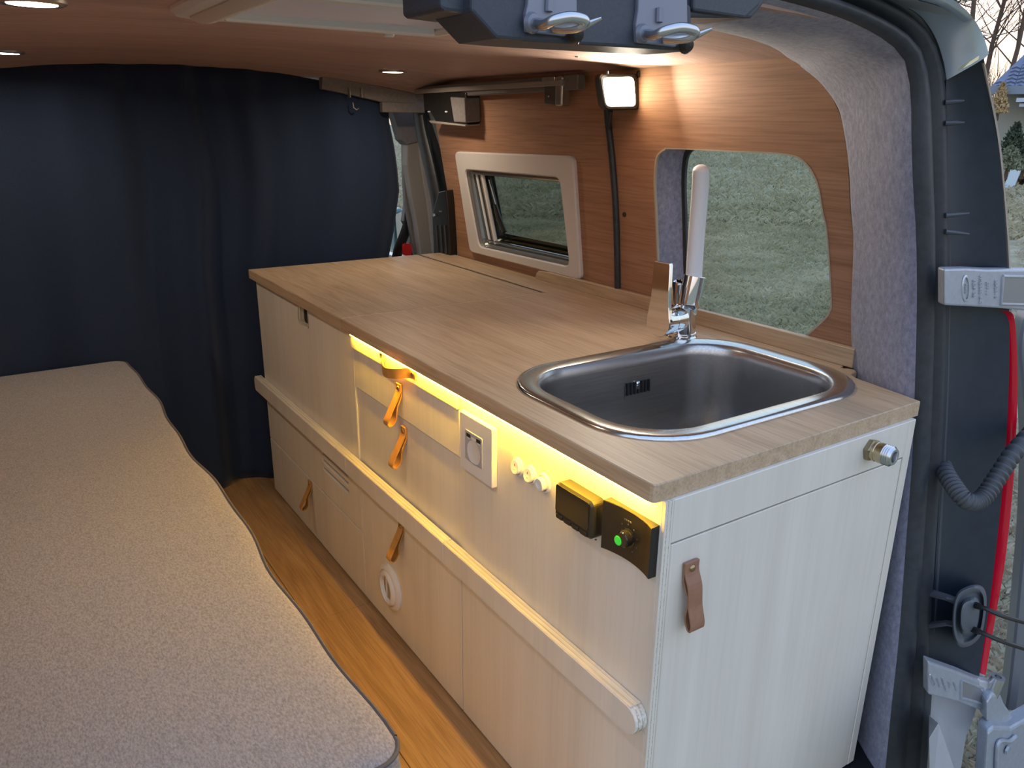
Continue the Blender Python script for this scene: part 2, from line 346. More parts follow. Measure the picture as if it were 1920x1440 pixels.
def shell(side):
    f = (lambda p: p) if side > 0 else mir
    mb = MB()
    r0 = [f(p) for p in SO]; r1 = [f(p.lerp(q, .5) + Vector((0, .012, 0))) for p, q in zip(SO, BO)]; r2 = [f(p) for p in BO]
    r3 = [f(OR(p, 1)) for p in BO]
    mb.loft([smoothpath(r, 3) for r in (r0, r1, r2, r3)])
    return mb
mb = shell(1); build(mb, 'body_jamb', 'silver', body, smooth=True, auto=1.0)
mb = shell(-1); build(mb, 'body_jamb', 'silver', body, smooth=True, auto=1.0)
# blue reflecting roof corner panel, proud of the jamb
mb = MB(); A = [opn(*p, -.012) for p in [(1775, 150), (1769, 115), (1755, 73), (1734, 39), (1712, 20), (1676, 0), (1640, -18)]] + [Vector((.30, .08, 1.385)), Vector((XC, .08, 1.40))]
B = [opn(*p, -.056) for p in [(1841, 100), (1827, 66), (1804, 37), (1770, 13), (1738, 2), (1700, -14), (1660, -26)]] + [Vector((.33, .035, 1.42)), Vector((XC, .035, 1.442))]
mids = [[p.lerp(q, t) + Vector((.0, -.030 * math.sin(math.pi * t), .012 * math.sin(math.pi * t))) for p, q in zip(A, B)] for t in (.0, .14, .3, .5, .7, .86, 1)]
mids.append([p + Vector((.012, .05, .012)) for p in B]); mids.append([Vector((p.x + .02, 1.9, p.z + .03)) for p in B])
mb.loft([smoothpath(r, 4) for r in mids]); build(mb, 'roof_corner', 'bluepaint', body, smooth=True, auto=1.2)
mb = MB()     # roof and side skin
def zr(x): return 1.445 - .05 * (x - XC) ** 2
mb.loft([[(x, y, zr(x)) for x in [-.60 + 1.00 * i / 20 for i in range(21)]] for y in (.05, 1.0, 1.95)])
build(mb, 'roof_skin', 'bluepaint', body, smooth=True)
bigW2 = [(.495 + (p[0] - .50) * 1.10, .945 + (p[1] - .945) * 1.14) for p in W2]
def skinp(y, z, d): return Vector((.842 - .07 * z - max(0, z - 1.0) * .3 - d, y, z))
zs_ = [-.35, 0, .5, .64, 1.0, 1.12, 1.25]
SK = [(.06, z) for z in zs_] + [(1.93, z) for z in zs_[::-1]]
mb = MB(); mb.plate(SK[::-1], [bigW2, [(1.64, 1.05), (1.06, 1.055), (1.03, .78), (1.57, .77)]], skinp, 0, .004); build(mb, 'side_skin', 'silver', body)
mb = MB(); mb.plate(SK[::-1], [], lambda y, z, d: mir(skinp(y, z, d)), 0, .004); build(mb, 'side_skin', 'silver', body)
mb = MB(); mb.box((-1.0, -.05, -.12), (.80, 1.98, -.08)); build(mb, 'underfloor', 'dark', body)
mb = MB(); mb.box((-1.0, 1.93, 1.45), (.78, 3.3, 1.47)); build(mb, 'cab_roof_blocker', 'bluepaint', body)  # unseen cab roof and side, added to block sky light beside the curtain
mb = MB(); mb.box((.86, 1.95, -.35), (.90, 3.3, .60)); build(mb, 'cab_side_blocker', 'silver', body)
mb = MB(); mb.box((-1.0, 3.3, -.35), (.90, 3.34, .62)); build(mb, 'cab_front', 'silver', body)
# black lamp pocket on the right body pillar and the red lens edge beyond it
pk = thing('tail_lamp', 'black backed tail lamp with a thin red lens edge right of the doorway', 'tail lamp', opn(1820, 1240, -.05))
Lp = [opn(*p, -.008) for p in [(1732, 1236), (1747, 1150), (1760, 950), (1768, 700), (1772, 450), (1773, 260), (1774, 152)]]
Rp = [opn(*p, -.056) for p in [(1836, 1268), (1862, 1080), (1885, 850), (1893, 640), (1886, 450), (1870, 260), (1844, 106)]]
mb = MB(); rows = []
for t in (0, .25, .5, .75, 1): rows.append([p.lerp(q, t) + Vector((0, .012 * math.sin(math.pi * t), 0)) for p, q in zip(Lp, Rp)])
rows.append([p + Vector((.012, .03, 0)) for p in rows[-1]]); rows.insert(0, [p + Vector((0, .03, 0)) for p in Lp])
mb.loft([smoothpath(r, 5) for r in rows]); build(mb, 'lamp_housing', 'panelblack', pk, smooth=True)
mb = MB(); e = [opn(*p, -.058) for p in [(1889, 583), (1897, 600), (1902, 680), (1901, 780), (1893, 920), (1879, 1050), (1862, 1150), (1843, 1262)]]
e = smoothpath(e, 5)
mb.loft([[p + Vector(o_) for o_ in ((-.005, 0, 0), (-.002, -.006, 0), (0, -.004, 0), (.01, .05, 0), (-.006, .05, 0))] for p in e], True, True)
build(mb, 'red_lens', 'red', pk, smooth=True, label='glossy red lens edge')
mb = MB(); e = smoothpath([opn(*p, -.058) for p in [(1846, 118), (1872, 255), (1884, 360), (1893, 480), (1895, 560)]], 5)
mb.loft([[p + Vector((-.001, .001, 0)) for p in e], [p + Vector((.0, -.001, 0)) for p in e], [p + Vector((.003, .006, 0)) for p in e]]); build(mb, 'pale_edge', mat('pale cream trim edge', (.62, .52, .42), .4), pk, smooth=True)
for (a, b) in (((1772, 192), (1808, 189)), ((1772, 231), (1808, 230)), ((1772, 404), (1817, 400)), ((1772, 434), (1817, 439))):
    mb = MB(); p, q = opn(*a, -.016), opn(*b, -.036); mb.tube([p, p.lerp(q, .5), q], [.0042, .0036, .0018], 8); build(mb, 'rib', 'rubber2', pk, smooth=True)
mb = MB(); g = [opn(*p, -.066) for p in [(1806, 128), (1818, 116), (1836, 104), (1835, 111), (1820, 121)]]     # light showing in the top gap, painted as a pale amber piece
mb.add(g + [p + Vector((.004, .012, -.004)) for p in g], [(0, 1, 2, 3, 4), (9, 8, 7, 6, 5)] + [(i, (i + 1) % 5, (i + 1) % 5 + 5, i + 5) for i in range(5)]); build(mb, 'clip_or_gap_light', mat('pale amber gap light', (.7, .6, .3), .25), pk)
# bumper corner and box beneath the lower hinge
mb = MB(); q = [opn(*p, -.09) for p in [(1728, 1335), (1759, 1356), (1790, 1440), (1800, 1500), (1725, 1500)]]; k = opn(1758, 1358, -.15)
q2 = [p + Vector((.0, -.0, 0)) for p in q]
mb.add([opn(1742, 1341, -.06), opn(1760, 1356, -.12), opn(1742, 1384, -.14), opn(1792, 1450, -.12), opn(1744, 1520, -.14), opn(1742, 1380, -.10), opn(1800, 1520, -.12), opn(1742, 1341, -.02), opn(1760, 1350, -.03), opn(1800, 1520, -.03)],
       [(0, 1, 2, 5), (2, 1, 3, 6, 4), (5, 2, 4), (0, 7, 8, 1), (1, 8, 9, 6, 3), ]); build(mb, 'bumper_step', 'silver', body, bevel=.002)

# felt surround of the rear opening ---------------------------------------
FI = [opn(*p) for p in [(1660, 1440), (1672, 1320), (1685, 1200), (1700, 1000), (1711, 850), (1716, 700), (1719, 580), (1718, 450), (1712, 350), (1709, 260), (1708, 190), (1702, 135), (1686, 98), (1630, 58), (1535, 20)]]
FI = [Vector((.59, -.08, -.2))] + FI + [Vector((.12, .086, 1.333)), Vector((XC, .086, 1.336))]
fe = [(-.05, .13), (.03, .14), (.15, .145), (.286, .15), (.45, .16), (.60, .17), (.735, .185), (.84, .20), (.97, .21), (1.03, .222), (1.10, .234), (1.16, .25), (1.205, .268), (1.245, .305), (1.272, .345), (1.292, .38)]
FE = [wallp(y, z, .003) for z, y in fe] + [Vector((.42, .285, zc(.42, .285) - .003)), Vector((XC, .19, zc(XC, .19) - .003))]
def feltmb(f):
    mb = MB(); rows = []
    a = FI; b = FE
    for t in (0, .12, .3, .5, .7, .88, .97, 1):
        r = []
        for p, q in zip(a, b):
            up = min(1, max(0, (q.z - 1.15) / .12)); n = Vector((-.8, -.5, 0)).lerp(Vector((-.15, -.5, -.8)), up)
            m = .024 * math.sin(math.pi * t) ** .7 * (1 - .35 * up)
            r.append(f(p.lerp(q, t) + n * m + Vector((-.003, 0, 0)) * (1 if t > .9 else 0)))
        rows.append(smoothpath(r, 4))
    rows.append(smoothpath([f(q + (Vector((.012, .0, .0)) if q.z < 1.28 else Vector((0, .002, .012)))) for q in b], 4))
    return mb.loft(rows)
ft = build(feltmb(lambda p: p), 'pillar_felt', 'felt', smooth=True, auto=1.2); setp(ft, 'blue-grey felt lining wrapped round the right rear pillar and roof edge', 'felt lining')
mb = feltmb(mir); ft = build(mb, 'pillar_felt', 'felt', smooth=True, auto=1.2); setp(ft, 'grey felt lining on the left rear pillar, beside the mattress', 'felt lining')

# rubber weather seal ------------------------------------------------------
se = thing('door_seal', 'black ribbed rubber weather seal running around the rear doorway', 'weather seal', (.7, 0, 0))
prof = [(0, 0), (.04, .010), (.12, .017), (.24, .019), (.34, .013), (.40, .000), (.46, -.004), (.52, .002), (.60, .013), (.70, .016), (.79, .010), (.84, .000), (.88, .004), (.93, .010), (.98, .010), (1, .0)]
def sealmb(f, lo, hi):
    mb = MB(); SI = FI[:]; n = 60
    a = smoothpath(SI, 8); b = smoothpath(SO, 8)
    def rs(P, n):
        L = [0]
        for i in range(1, len(P)): L.append(L[-1] + (P[i] - P[i - 1]).length)
        out = []; j = 0
        for k in range(n + 1):
            t = L[-1] * k / n
            while j < len(P) - 2 and L[j + 1] < t: j += 1
            out.append(P[j].lerp(P[j + 1], (t - L[j]) / max(1e-9, L[j + 1] - L[j])))
        return out
    # pair by height then by angle: resample each on its own length
    a = rs(a, n); b = rs(b, n); rows = []
    for s, h in prof:
        if s < lo - 1e-6 or s > hi + 1e-6: continue
        rows.append([f(p.lerp(q, s) + Vector((0, -h, 0))) for p, q in zip(a, b)])
    return mb.loft(rows)
for f in (lambda p: p, mir):
    build(sealmb(f, 0, .46), 'inner_seal', 'rubber', se, smooth=True, auto=1.5)
    build(sealmb(f, .46, .84), 'middle_seal', 'rubber', se, smooth=True, auto=1.5)
    build(sealmb(f, .84, 1), 'outer_lip', 'rubber2', se, smooth=True, auto=1.5)

# ================================================================== WINDOWS
# window_1: hinged caravan window in a cream frame on the forward panel
w1 = thing('window_1', None, None, wallp(1.33, .77, 0), kind='structure')
def q4(cs, r=.02, n=5):
    """quad with rounded corners"""
    out = []
    for i in range(4):
        p = Vector(cs[i]); a = Vector(cs[i - 1]); b = Vector(cs[(i + 1) % 4]); da = (a - p).normalized(); db = (b - p).normalized()
        for k in range(n + 1):
            t = k / n; P = p + da * r; Q = p + db * r; out.append(tuple(P.lerp(p, t).lerp(p.lerp(Q, t), t)))
    return out
OQ = [(1.66, 1.083), (1.036, 1.093), (1.012, .769), (1.603, .766)]
IQ = [(1.600, 1.029), (1.098, 1.035), (1.062, .800), (1.540, .793)]
mb = MB(); mb.plate(q4(OQ, .022), [q4(IQ, .022)[::-1]], wallp, -.002, .012, .004); build(mb, 'outer_frame', 'cream', w1)
mb = MB(); a = q4(IQ, .022); b = [(1.335 + (p[0] - 1.335) * .965, .915 + (p[1] - .915) * .94) for p in a]
mb.loft([[wallp(p[0], p[1], .008) for p in a], [wallp(p[0], p[1], -.012) for p in a], [wallp(p[0], p[1], -.012) for p in b], [wallp(p[0], p[1], -.04) for p in b]], True); build(mb, 'inner_frame', mat('aluminium window frame', (.45, .46, .45), .3, .8), w1)
# blind guide rails on the left, bright edge trims
for u, r, m_ in ((.030, .0045, 'whitepl'), (.052, .003, 'alu'), (.066, .0065, 'cream')):
    t = u / .5; p = wallp(IQ[0][0] - u, IQ[0][1] - .012, -.014); q = wallp(IQ[3][0] - u, IQ[3][1] + .012, -.014)
    mb = MB(); mb.tube([p, q], r, 8); build(mb, 'guide_rail', m_, w1, smooth=True)
mb = MB(); mb.tube([wallp(1.595, 1.02, -.012), wallp(1.10, 1.026, -.012)], .006, 8); build(mb, 'guide_rail', 'alu', w1, smooth=True)
mb = MB(); mb.tube([wallp(1.54, .812, -.012), wallp(1.066, .817, -.012)], .0045, 8); build(mb, 'guide_rail', 'galv', w1, smooth=True)
mb = MB(); mb.plate(b, [], wallp, -.040, -.044); build(mb, 'pane', 'glasstint', w1)
mb = MB(); mb.plate([(1.60, 1.03), (1.10, 1.035), (1.08, .80), (1.54, .80)], [[(1.52, 1.012), (1.14, 1.02), (1.12, .838), (1.472, .835)][::-1]], wallp, -.046, -.049); build(mb, 'dark_border', 'black', w1)
# stay arm: dark lever with a bright rod, hanging left of the pane
mb = MB(); mb.tube([wallp(*wl(907, 335), -.02), wallp(*wl(920, 385), -.018), wallp(*wl(934, 432), -.016)], [.005, .006, .008], 8); build(mb, 'stay_arm', 'black', w1, smooth=True)
mb = MB(); mb.tube([wallp(*wl(911, 338), -.012), wallp(*wl(924, 388), -.012)], .0022, 6); build(mb, 'stay_rod', 'galv', w1, smooth=True)
mb = MB(); mb.tube([wallp(*wl(922, 385), -.012), wallp(*wl(930, 410), -.010), wallp(*wl(940, 436), -.012)], [.006, .009, .008], 8); build(mb, 'stay_knob', 'black', w1, smooth=True)

# window_2: rounded opening with a felt sleeve in front of the body glass
w2 = thing('window_2', None, None, wallp(.5, .765, -.05), kind='structure')
def sc(l, k, cy=.495, cz=.945, dy=0): return [(cy + (p[0] - cy) * k + dy, cz + (p[1] - cz) * k) for p in l]
W2b = [(.495 + (p[0] - .495) * (.885 if p[0] > .495 else 1.03), .945 + (p[1] - .945) * 1.02) for p in W2]
mb = MB(); rows = [[wallp(p[0], p[1], -.006) for p in W2]]
for t in (.25, .5, .75, 1): rows.append([wallp(p[0] * (1 - t) + q[0] * t, p[1] * (1 - t) + q[1] * t, -.006 - .054 * t) for p, q in zip(W2, W2b)])
mb.loft(rows, True); build(mb, 'felt_sleeve', 'felt', w2, smooth=True)
mb = MB(); mb.loft([[wallp(p[0], p[1], -.060) for p in W2b], [wallp(p[0], p[1], -.061) for p in sc(W2b, .985)], [wallp(p[0], p[1], -.061) for p in sc(W2b, .955)], [wallp(p[0], p[1], -.068) for p in sc(W2b, .955)]], True); build(mb, 'rubber_edge', 'rubber', w2, smooth=True)
mb = MB(); mb.plate(W2b, [], wallp, -.064, -.068); build(mb, 'pane', 'glassclear', w2)

# ================================================================== FRONT OF THE LOAD SPACE
# curtain
cu = MB(); cols = []; nu, nv = 150, 34
def redge(z):
    P = [(0, .03), (.3, .10), (.52, .40), (.727, .524), (.836, .552), (.996, .578), (1.083, .572), (1.16, .562), (1.225, .560), (1.4, .56)]
    for (a, b), (c, d) in zip(P, P[1:]):
        if z <= c: return b + (d - b) * (z - a) / (c - a)
    return .56
def redge(z):
    P = [(0, .50), (.60, .52), (.727, .524), (.836, .550), (.996, .578), (1.083, .572), (1.16, .562), (1.225, .548), (1.4, .545)]
    for (a, b), (c, d) in zip(P, P[1:]):
        if z <= c: return b + (d - b) * (z - a) / (c - a)
    return .54
for i in range(nu + 1):
    s = i / nu; c = []
    for j in range(nv + 1):
        t = j / nv; x0 = -.86; x1 = redge(1.3 * t); x = x0 + (x1 - x0) * s
        ztop = zc(x, 1.9) + .003 - max(0, x - .22) * .06; z = .0005 + (ztop - .0005) * t
        ph = s * 34 + .9 * math.sin(s * 11) + .25 * math.sin(t * 2.2 + s * 9)
        amp = (.016 + .012 * math.sin(s * 7 + 1) ** 2) * (1.05 - .65 * t ** 2)
        y = 1.893 + amp * math.sin(ph) + .006 * math.sin(ph * 2.3 + 1) + .02 * (1 - t) * math.sin(s * 5)
        c.append((x, y, z))
    cols.append(c)
cu.loft(cols); o = build(cu, 'curtain', 'navy', smooth=True, auto=3); setp(o, 'dark navy cloth curtain hanging across the cab end behind the worktop', 'curtain')
md = o.modifiers.new('thick', 'SOLIDIFY'); md.thickness = .0025; md.offset = 1

# grey header rail above the curtain and the sliding door
hr = thing('header_rail', 'grey metal rail running under the ceiling edge above the wall panels', 'rail', (.62, 1.5, 1.24))
def tm(pts, w_, h_):
    mb = MB(); rows = []
    for p in pts:
        x, y, z = p; rows.append([(x - w_, y, z), (x + w_, y, z), (x + w_, y, z + h_), (x - w_, y, z + h_)])
    return mb.loft(rows, True, True)
mb = tm([(.622, .97, 1.252), (.622, 1.3, 1.248), (.622, 1.7, 1.245), (.620, 1.83, 1.243)], .012, .036); build(mb, 'rail', 'railgrey', hr, bevel=.003)
mb = tm([(.606, 1.02, 1.262), (.604, 1.82, 1.258)], .006, .014); build(mb, 'rail_lip', 'pillar', hr, bevel=.002)
mb = MB(); R_ = [[(x, 1.862, zc(x, 1.86) - .034 - max(0, x - .3) * .05), (x, 1.885, zc(x, 1.86) - .034 - max(0, x - .3) * .05), (x, 1.885, zc(x, 1.86) + .004), (x, 1.85, zc(x, 1.86) + .002)] for x in (.30, .36, .42, .48, .54, .6, .65)]
mb.loft(R_, True, True); build(mb, 'corner_cover', 'pillartop', hr, bevel=.002)
for x in (.385, .425):
    mb = MB(); mb.box((x, 1.846, 1.243), (x + .003, 1.862, 1.262 + .01)); build(mb, 'joint_tab', 'pillar', hr)
mb = MB(); mb.box((.50, 1.855, 1.20), (.655, 1.88, 1.232)); build(mb, 'lower_cover', 'pillartop', hr, bevel=.003)
mb = MB(); mb.tube([(.395, 1.850, 1.228), (.395, 1.845, 1.212), (.404, 1.842, 1.206), (.412, 1.845, 1.211)], .0022, 6); build(mb, 'curtain_hook', 'alu', hr, smooth=True)

# front pillar assembly right of the curtain
pl = thing('door_pillar', 'beige and grey plastic door pillar between curtain and wood wall', 'pillar', (.68, 2.0, .6))
def poly_at(pts, y, dy, name, m_, lab=None, bev=.003):
    P = [at(a, b, (0, 1, 0), y) for a, b in pts]; mb = MB(); n = len(P)
    mb.add(P + [p + Vector((0, dy, 0)) for p in P], [tuple(range(n)), tuple(range(2 * n - 1, n - 1, -1))] + [(i, (i + 1) % n, (i + 1) % n + n, i + n) for i in range(n)])
    return build(mb, name, m_, pl, bevel=bev, label=lab)
poly_at([(730, 192), (792, 196), (800, 262), (762, 272), (752, 262), (742, 225)], 1.985, .05, 'upper_trim', 'pillartop')
poly_at([(764, 262), (789, 268), (803, 340), (812, 400), (817, 480), (790, 482), (782, 420), (772, 370), (763, 310)], 1.99, .04, 'pillar_cover', 'pillar')
poly_at([(786, 264), (793, 266), (797, 300), (812, 400), (822, 480), (812, 480), (802, 390), (788, 305)], 1.975, .02, 'bright_edge', mat('pale painted pillar flange', (.36, .34, .32), .4))
poly_at([(756, 262), (766, 262), (768, 330), (776, 372), (792, 480), (778, 480), (760, 380), (757, 330)], 2.03, .02, 'pillar_side', 'railgrey')
poly_at([(796, 165), (880, 165), (880, 500), (838, 500), (830, 400), (816, 320), (804, 250)], 1.905, .03, 'inner_jamb', 'rubber')
poly_at([(800, 327), (809, 327), (812, 345), (802, 345)], 1.972, .01, 'catch', 'black')
# weather strip of the sliding door
mb = MB(); pp = [wallp(*wl(a, b), .004) for a, b in [(792, 178), (793, 205), (800, 250), (812, 300), (822, 345), (828, 380), (832, 420), (836, 485)]]
pp = [Vector((p.x, p.y + .03, p.z)) for p in pp]
mb.tube(smoothpath(pp, 5), .030, 12, flat=.5, up=(1, 0, 0)); o = build(mb, 'weather_strip', 'rubber', smooth=True); setp(o, 'thick black rubber strip standing at the front edge of the wood wall', 'weather strip')
# dark latch block low on that strip
lk = thing('door_catch', 'black slotted latch cover low beside the cream framed window', 'latch', wallp(1.72, .62, .01))
mb = MB(); mb.plate([wl(836, 358), wl(850, 355), wl(853, 382), wl(858, 470), wl(858, 500), wl(828, 500), wl(824, 400)], [], wallp, .0, .030); build(mb, 'latch_cover', 'black', lk, bevel=.004)
for k in range(3):
    mb = MB(); mb.tube([wallp(*wl(833 + 8 * k, 420), .032), wallp(*wl(837 + 8 * k, 478), .032)], .003, 6); build(mb, 'ridge', 'rubber2', lk, smooth=True)
mb = MB(); mb.lathe([(.0001, .003), (.0055, .003), (.0065, 0)], wallp(*wl(831, 401), .035), (-1, 0, 0), 12); build(mb, 'bolt', 'galv', lk, smooth=True)
mb = MB(); mb.box((0, 0, 0), (.003, .02, .004), lambda x, y, z: wallp(*wl(845, 396), .031) + Vector((-x, y, z))); build(mb, 'bright_clip', 'galv', lk)
# dark switch housing under the rail
bx = thing('latch_housing', 'black plastic housing with two white dots hung under the header rail', 'housing', wallp(1.5, 1.13, .05))
P = [wl(a, b) for a, b in [(818, 172), (900, 172), (901, 229), (899, 232), (842, 226), (830, 206), (820, 205)]]
mb = MB(); mb.plate(P, [], wallp, -.0, .050); build(mb, 'housing_shell', 'black', bx, bevel=.004)
P = [wl(a, b) for a, b in [(873, 180), (901, 182), (903, 228), (880, 227)]]
mb = MB(); mb.plate(P, [], wallp, .002, .056); build(mb, 'side_cheek', 'pillartop', bx, bevel=.004)
P = [wl(a, b) for a, b in [(832, 224), (902, 232), (902, 235), (836, 229)]]
mb = MB(); mb.plate(P, [], wallp, .002, .056); build(mb, 'bottom_lip', 'pillar', bx, bevel=.002)
for a, b in ((829, 209), (862, 209)):
    p = wl(a, b); mb = MB(); mb.box((0, 0, 0), (.002, .014, .004), lambda x, y, z: wallp(p[0] - y, p[1] + z, .051 + x)); build(mb, 'white_mark', 'mark', bx)

# seat belt and mirror glimpsed through the gap
sb = thing('seat_belt', 'black seat belt with red buckle hanging in the front door gap', 'seat belt', (.66, 2.02, .6))
mb = MB(); P = [at(a, b, (0, 1, 0), 2.06) for a, b in [(768, 372), (770, 395), (766, 415), (758, 440), (748, 465), (742, 490)]]
mb.tube(smoothpath(P, 4), .020, 8, flat=.15, up=(0, 1, 0)); build(mb, 'webbing', 'black', sb, smooth=True)
mb = MB(); P = [at(a, b, (0, 1, 0), 2.07) for a, b in [(763, 375), (775, 375), (784, 430), (786, 485), (766, 485), (770, 440), (757, 415)]]
mb.add(P + [p + Vector((0, .03, 0)) for p in P], [tuple(range(7)), tuple(range(13, 6, -1))] + [(i, (i + 1) % 7, (i + 1) % 7 + 7, i + 7) for i in range(7)]); build(mb, 'belt_cover', 'black', sb, bevel=.004)
c = at(765, 468, (0, 1, 0), 2.03); mb = MB(); mb.plate(rrect(-.016, -.022, .016, .022, .009), [], lambda u, v, d: c + Vector((u, d, v)), 0, .02, .003); build(mb, 'buckle', 'redplastic', sb, label='red buckle')
mm = thing('door_mirror', 'teal outside mirror seen past the curtain edge', 'mirror', (1.02, 2.85, .7))
P = [at(a, b, (0, 1, 0), 2.5) for a, b in [(738, 395), (752, 390), (762, 400), (766, 430), (768, 462), (740, 475)]]
mb = MB(); mb.add(P + [p + Vector((.02, .08, 0)) for p in P], [tuple(range(6)), tuple(range(11, 5, -1))] + [(i, (i + 1) % 6, (i + 1) % 6 + 6, i + 6) for i in range(6)]); build(mb, 'mirror_housing', 'teal', mm, bevel=.01)
P2 = [at(a, b, (0, 1, 0), 2.49) for a, b in [(742, 402), (752, 397), (758, 404), (757, 440), (745, 450)]]
mb = MB(); mb.add(P2 + [p + Vector((0, .004, 0)) for p in P2], [tuple(range(5)), tuple(range(9, 4, -1))] + [(i, (i + 1) % 5, (i + 1) % 5 + 5, i + 5) for i in range(5)]); build(mb, 'mirror_glass', 'galv', mm)

# ================================================================== BED
bd = thing('bed_base', 'white painted bed box under the grey mattress, left of the aisle', 'bed', (-.6, 1.0, 0))
mb = MB(); mb.box((-.775, .03, .0), (-.372, 1.84, .372)); build(mb, 'bed_box', 'paint', bd, bevel=.002)
mb = MB(); mb.box((-.372, .03, .02), (-.358, 1.84, .372)); build(mb, 'side_board', 'paint', bd, bevel=.002)
mb = MB(); mb.box((-.775, .03, .372), (-.355, 1.84, .384)); build(mb, 'bed_slat_board', 'ply', bd, bevel=.002)
mt = thing('mattress', 'long taupe grey fabric mattress with a piped edge on the bed box', 'mattress', (-.6, .95, .384))
def edge_x(y): return -.355 + .0045 * math.sin(y * 9 + 1) + .003 * math.sin(y * 23) + .004 * max(0, 1 - abs(y - .75) / .25)
x0, y0, y1, zt, zb = -.780, .012, 1.868, .49, .384
def msurf(u, v):       # u across 0..1 (left to right), v along
    y = y0 + (y1 - y0) * v; x1 = edge_x(y) - .002; x = x0 + (x1 - x0) * u
    z = zt + .003 * noise.noise(Vector((x * 5, y * 4, 2))) - .006 * max(0, (u - .9) / .1) ** 2 - .005 * max(0, (v - .95) / .05) ** 2
    return Vector((x, y, z))
mb = MB(); nU, nV = 30, 90
def outline(z, g):     # ring around the mattress with rounded corner at near right
    r = []; R = .035
    ys = [y0 + R + (y1 - y0 - R * 2) * k / 60 for k in range(61)]
    r += [Vector((edge_x(y) + g, y, z)) for y in ys]
    cx, cy = edge_x(ys[-1]) - R, y1 - R
    r += [Vector((cx + (R + g) * math.cos(a), cy + (R + g) * math.sin(a), z)) for a in [math.pi / 2 * k / 6 for k in range(1, 7)]]
    r += [Vector((x0, y1 + g, z)), Vector((x0 - g, y1, z)), Vector((x0 - g, y0, z)), Vector((x0, y0 - g, z))]
    cx, cy = edge_x(ys[0]) - R, y0 + R
    r += [Vector((cx + (R + g) * math.cos(a), cy + (R + g) * math.sin(a), z)) for a in [-math.pi / 2 + math.pi / 2 * k / 6 for k in range(0, 6)]]
    return r
ring = outline(zt - .006, 0)
cen = Vector((-.57, .94, zt)); rows = []
n = len(ring)
mb = MB(); mb.loft([[Vector((p.x, p.y, zb + .004)) for p in outline(0, -.006)], outline(zb + .012, 0), outline((zt + zb) / 2, .005), outline(zt - .016, .001), ring], True); build(mb, 'side_panel', 'fabricside', mt, smooth=True, auto=1.5)
rows = [ring]
for t, h in ((.985, .004), (.95, .0075), (.85, .0085), (.6, .009), (.3, .009)):
    rows.append([Vector((cen.x + (p.x - cen.x) * t, cen.y + (p.y - cen.y) * (1 - (1 - t) * .25 if t > .8 else .95 - (.8 - t)), zt - .006 + h + .0015 * noise.noise(Vector((p.x * t * 9, p.y * 6, 3))))) for p in ring])
mb = MB(); mb.loft(rows, True); mb.add(rows[-1], [tuple(range(n))]); build(mb, 'top_panel', 'fabric', mt, smooth=True, auto=1.5)
mb = MB(); mb.tube([p + Vector((.001, 0, .001)) for p in ring] + [ring[0]], .0030, 6, cap=False); build(mb, 'piping', 'piping', mt, smooth=True)
mb = MB(); mb.tube([p + Vector((.003, 0, 0)) for p in outline(zb + .01, 0)], .0026, 6, cap=False); build(mb, 'piping', 'piping', mt, smooth=True)

# ================================================================== KITCHEN UNITS
ZT = .741; ZB = .715; ZF = .006
YA, YB, YD = .525, 1.019, 1.770
def slab(par, name, m_, a, b, d0=-.018, d1=0, holes=(), bev=.0012, lab=None):
    mb = MB(); (y0, z0), (y1, z1) = a, b
    mb.plate([(y0, z0), (y1, z0), (y1, z1), (y0, z1)], holes, frontp, d0, d1, bev); return build(mb, name, m_, par, label=lab)
def leather(par, P0, out, down, side, wid, L, m_='leather', spread=.034, name='handle', riv=True):
    """loop of strap pinned with one rivet: P0 rivet point, out = away from the panel, down = hanging direction, side = strap width direction"""
    out, down, side = Vector(out), Vector(down), Vector(side); prof = []
    pts = [(-.010, .0045), (.006, .0045), (.30 * L, .012), (.6 * L, .7 * spread), (.86 * L, .98 * spread), (.97 * L, .97 * spread), (L, .80 * spread), (.95 * L, .60 * spread), (.8 * L, .42 * spread), (.5 * L, .012), (.2 * L, .0025), (-.010, .0020)]
    c = smoothpath([P0 + down * a + out * b for a, b in pts], 4)
    mb = MB(); rows = []
    for i, p in enumerate(c):
        d = (c[min(i + 1, len(c) - 1)] - c[max(i - 1, 0)]).normalized(); nrm = d.cross(side).normalized() * .0013
        rows.append([p - side * wid / 2 + nrm, p + side * wid / 2 + nrm, p + side * wid / 2 - nrm, p - side * wid / 2 - nrm])
    mb.loft(rows, True, True); build(mb, name, m_, par, bevel=.0006, seg=1, label='tan leather strap handle')
    if riv:
        mb = MB(); mb.lathe([(.0001, .0028), (.0025, .0026), (.0048, .0012), (.0052, 0)], P0 + out * .0056, out, 16); build(mb, 'rivet', 'rivet', par, smooth=True)
def box_part(par, name, m_, a, b, bev=.001):
    mb = MB(); mb.box(a, b); return build(mb, name, m_, par, bevel=bev, seg=1)
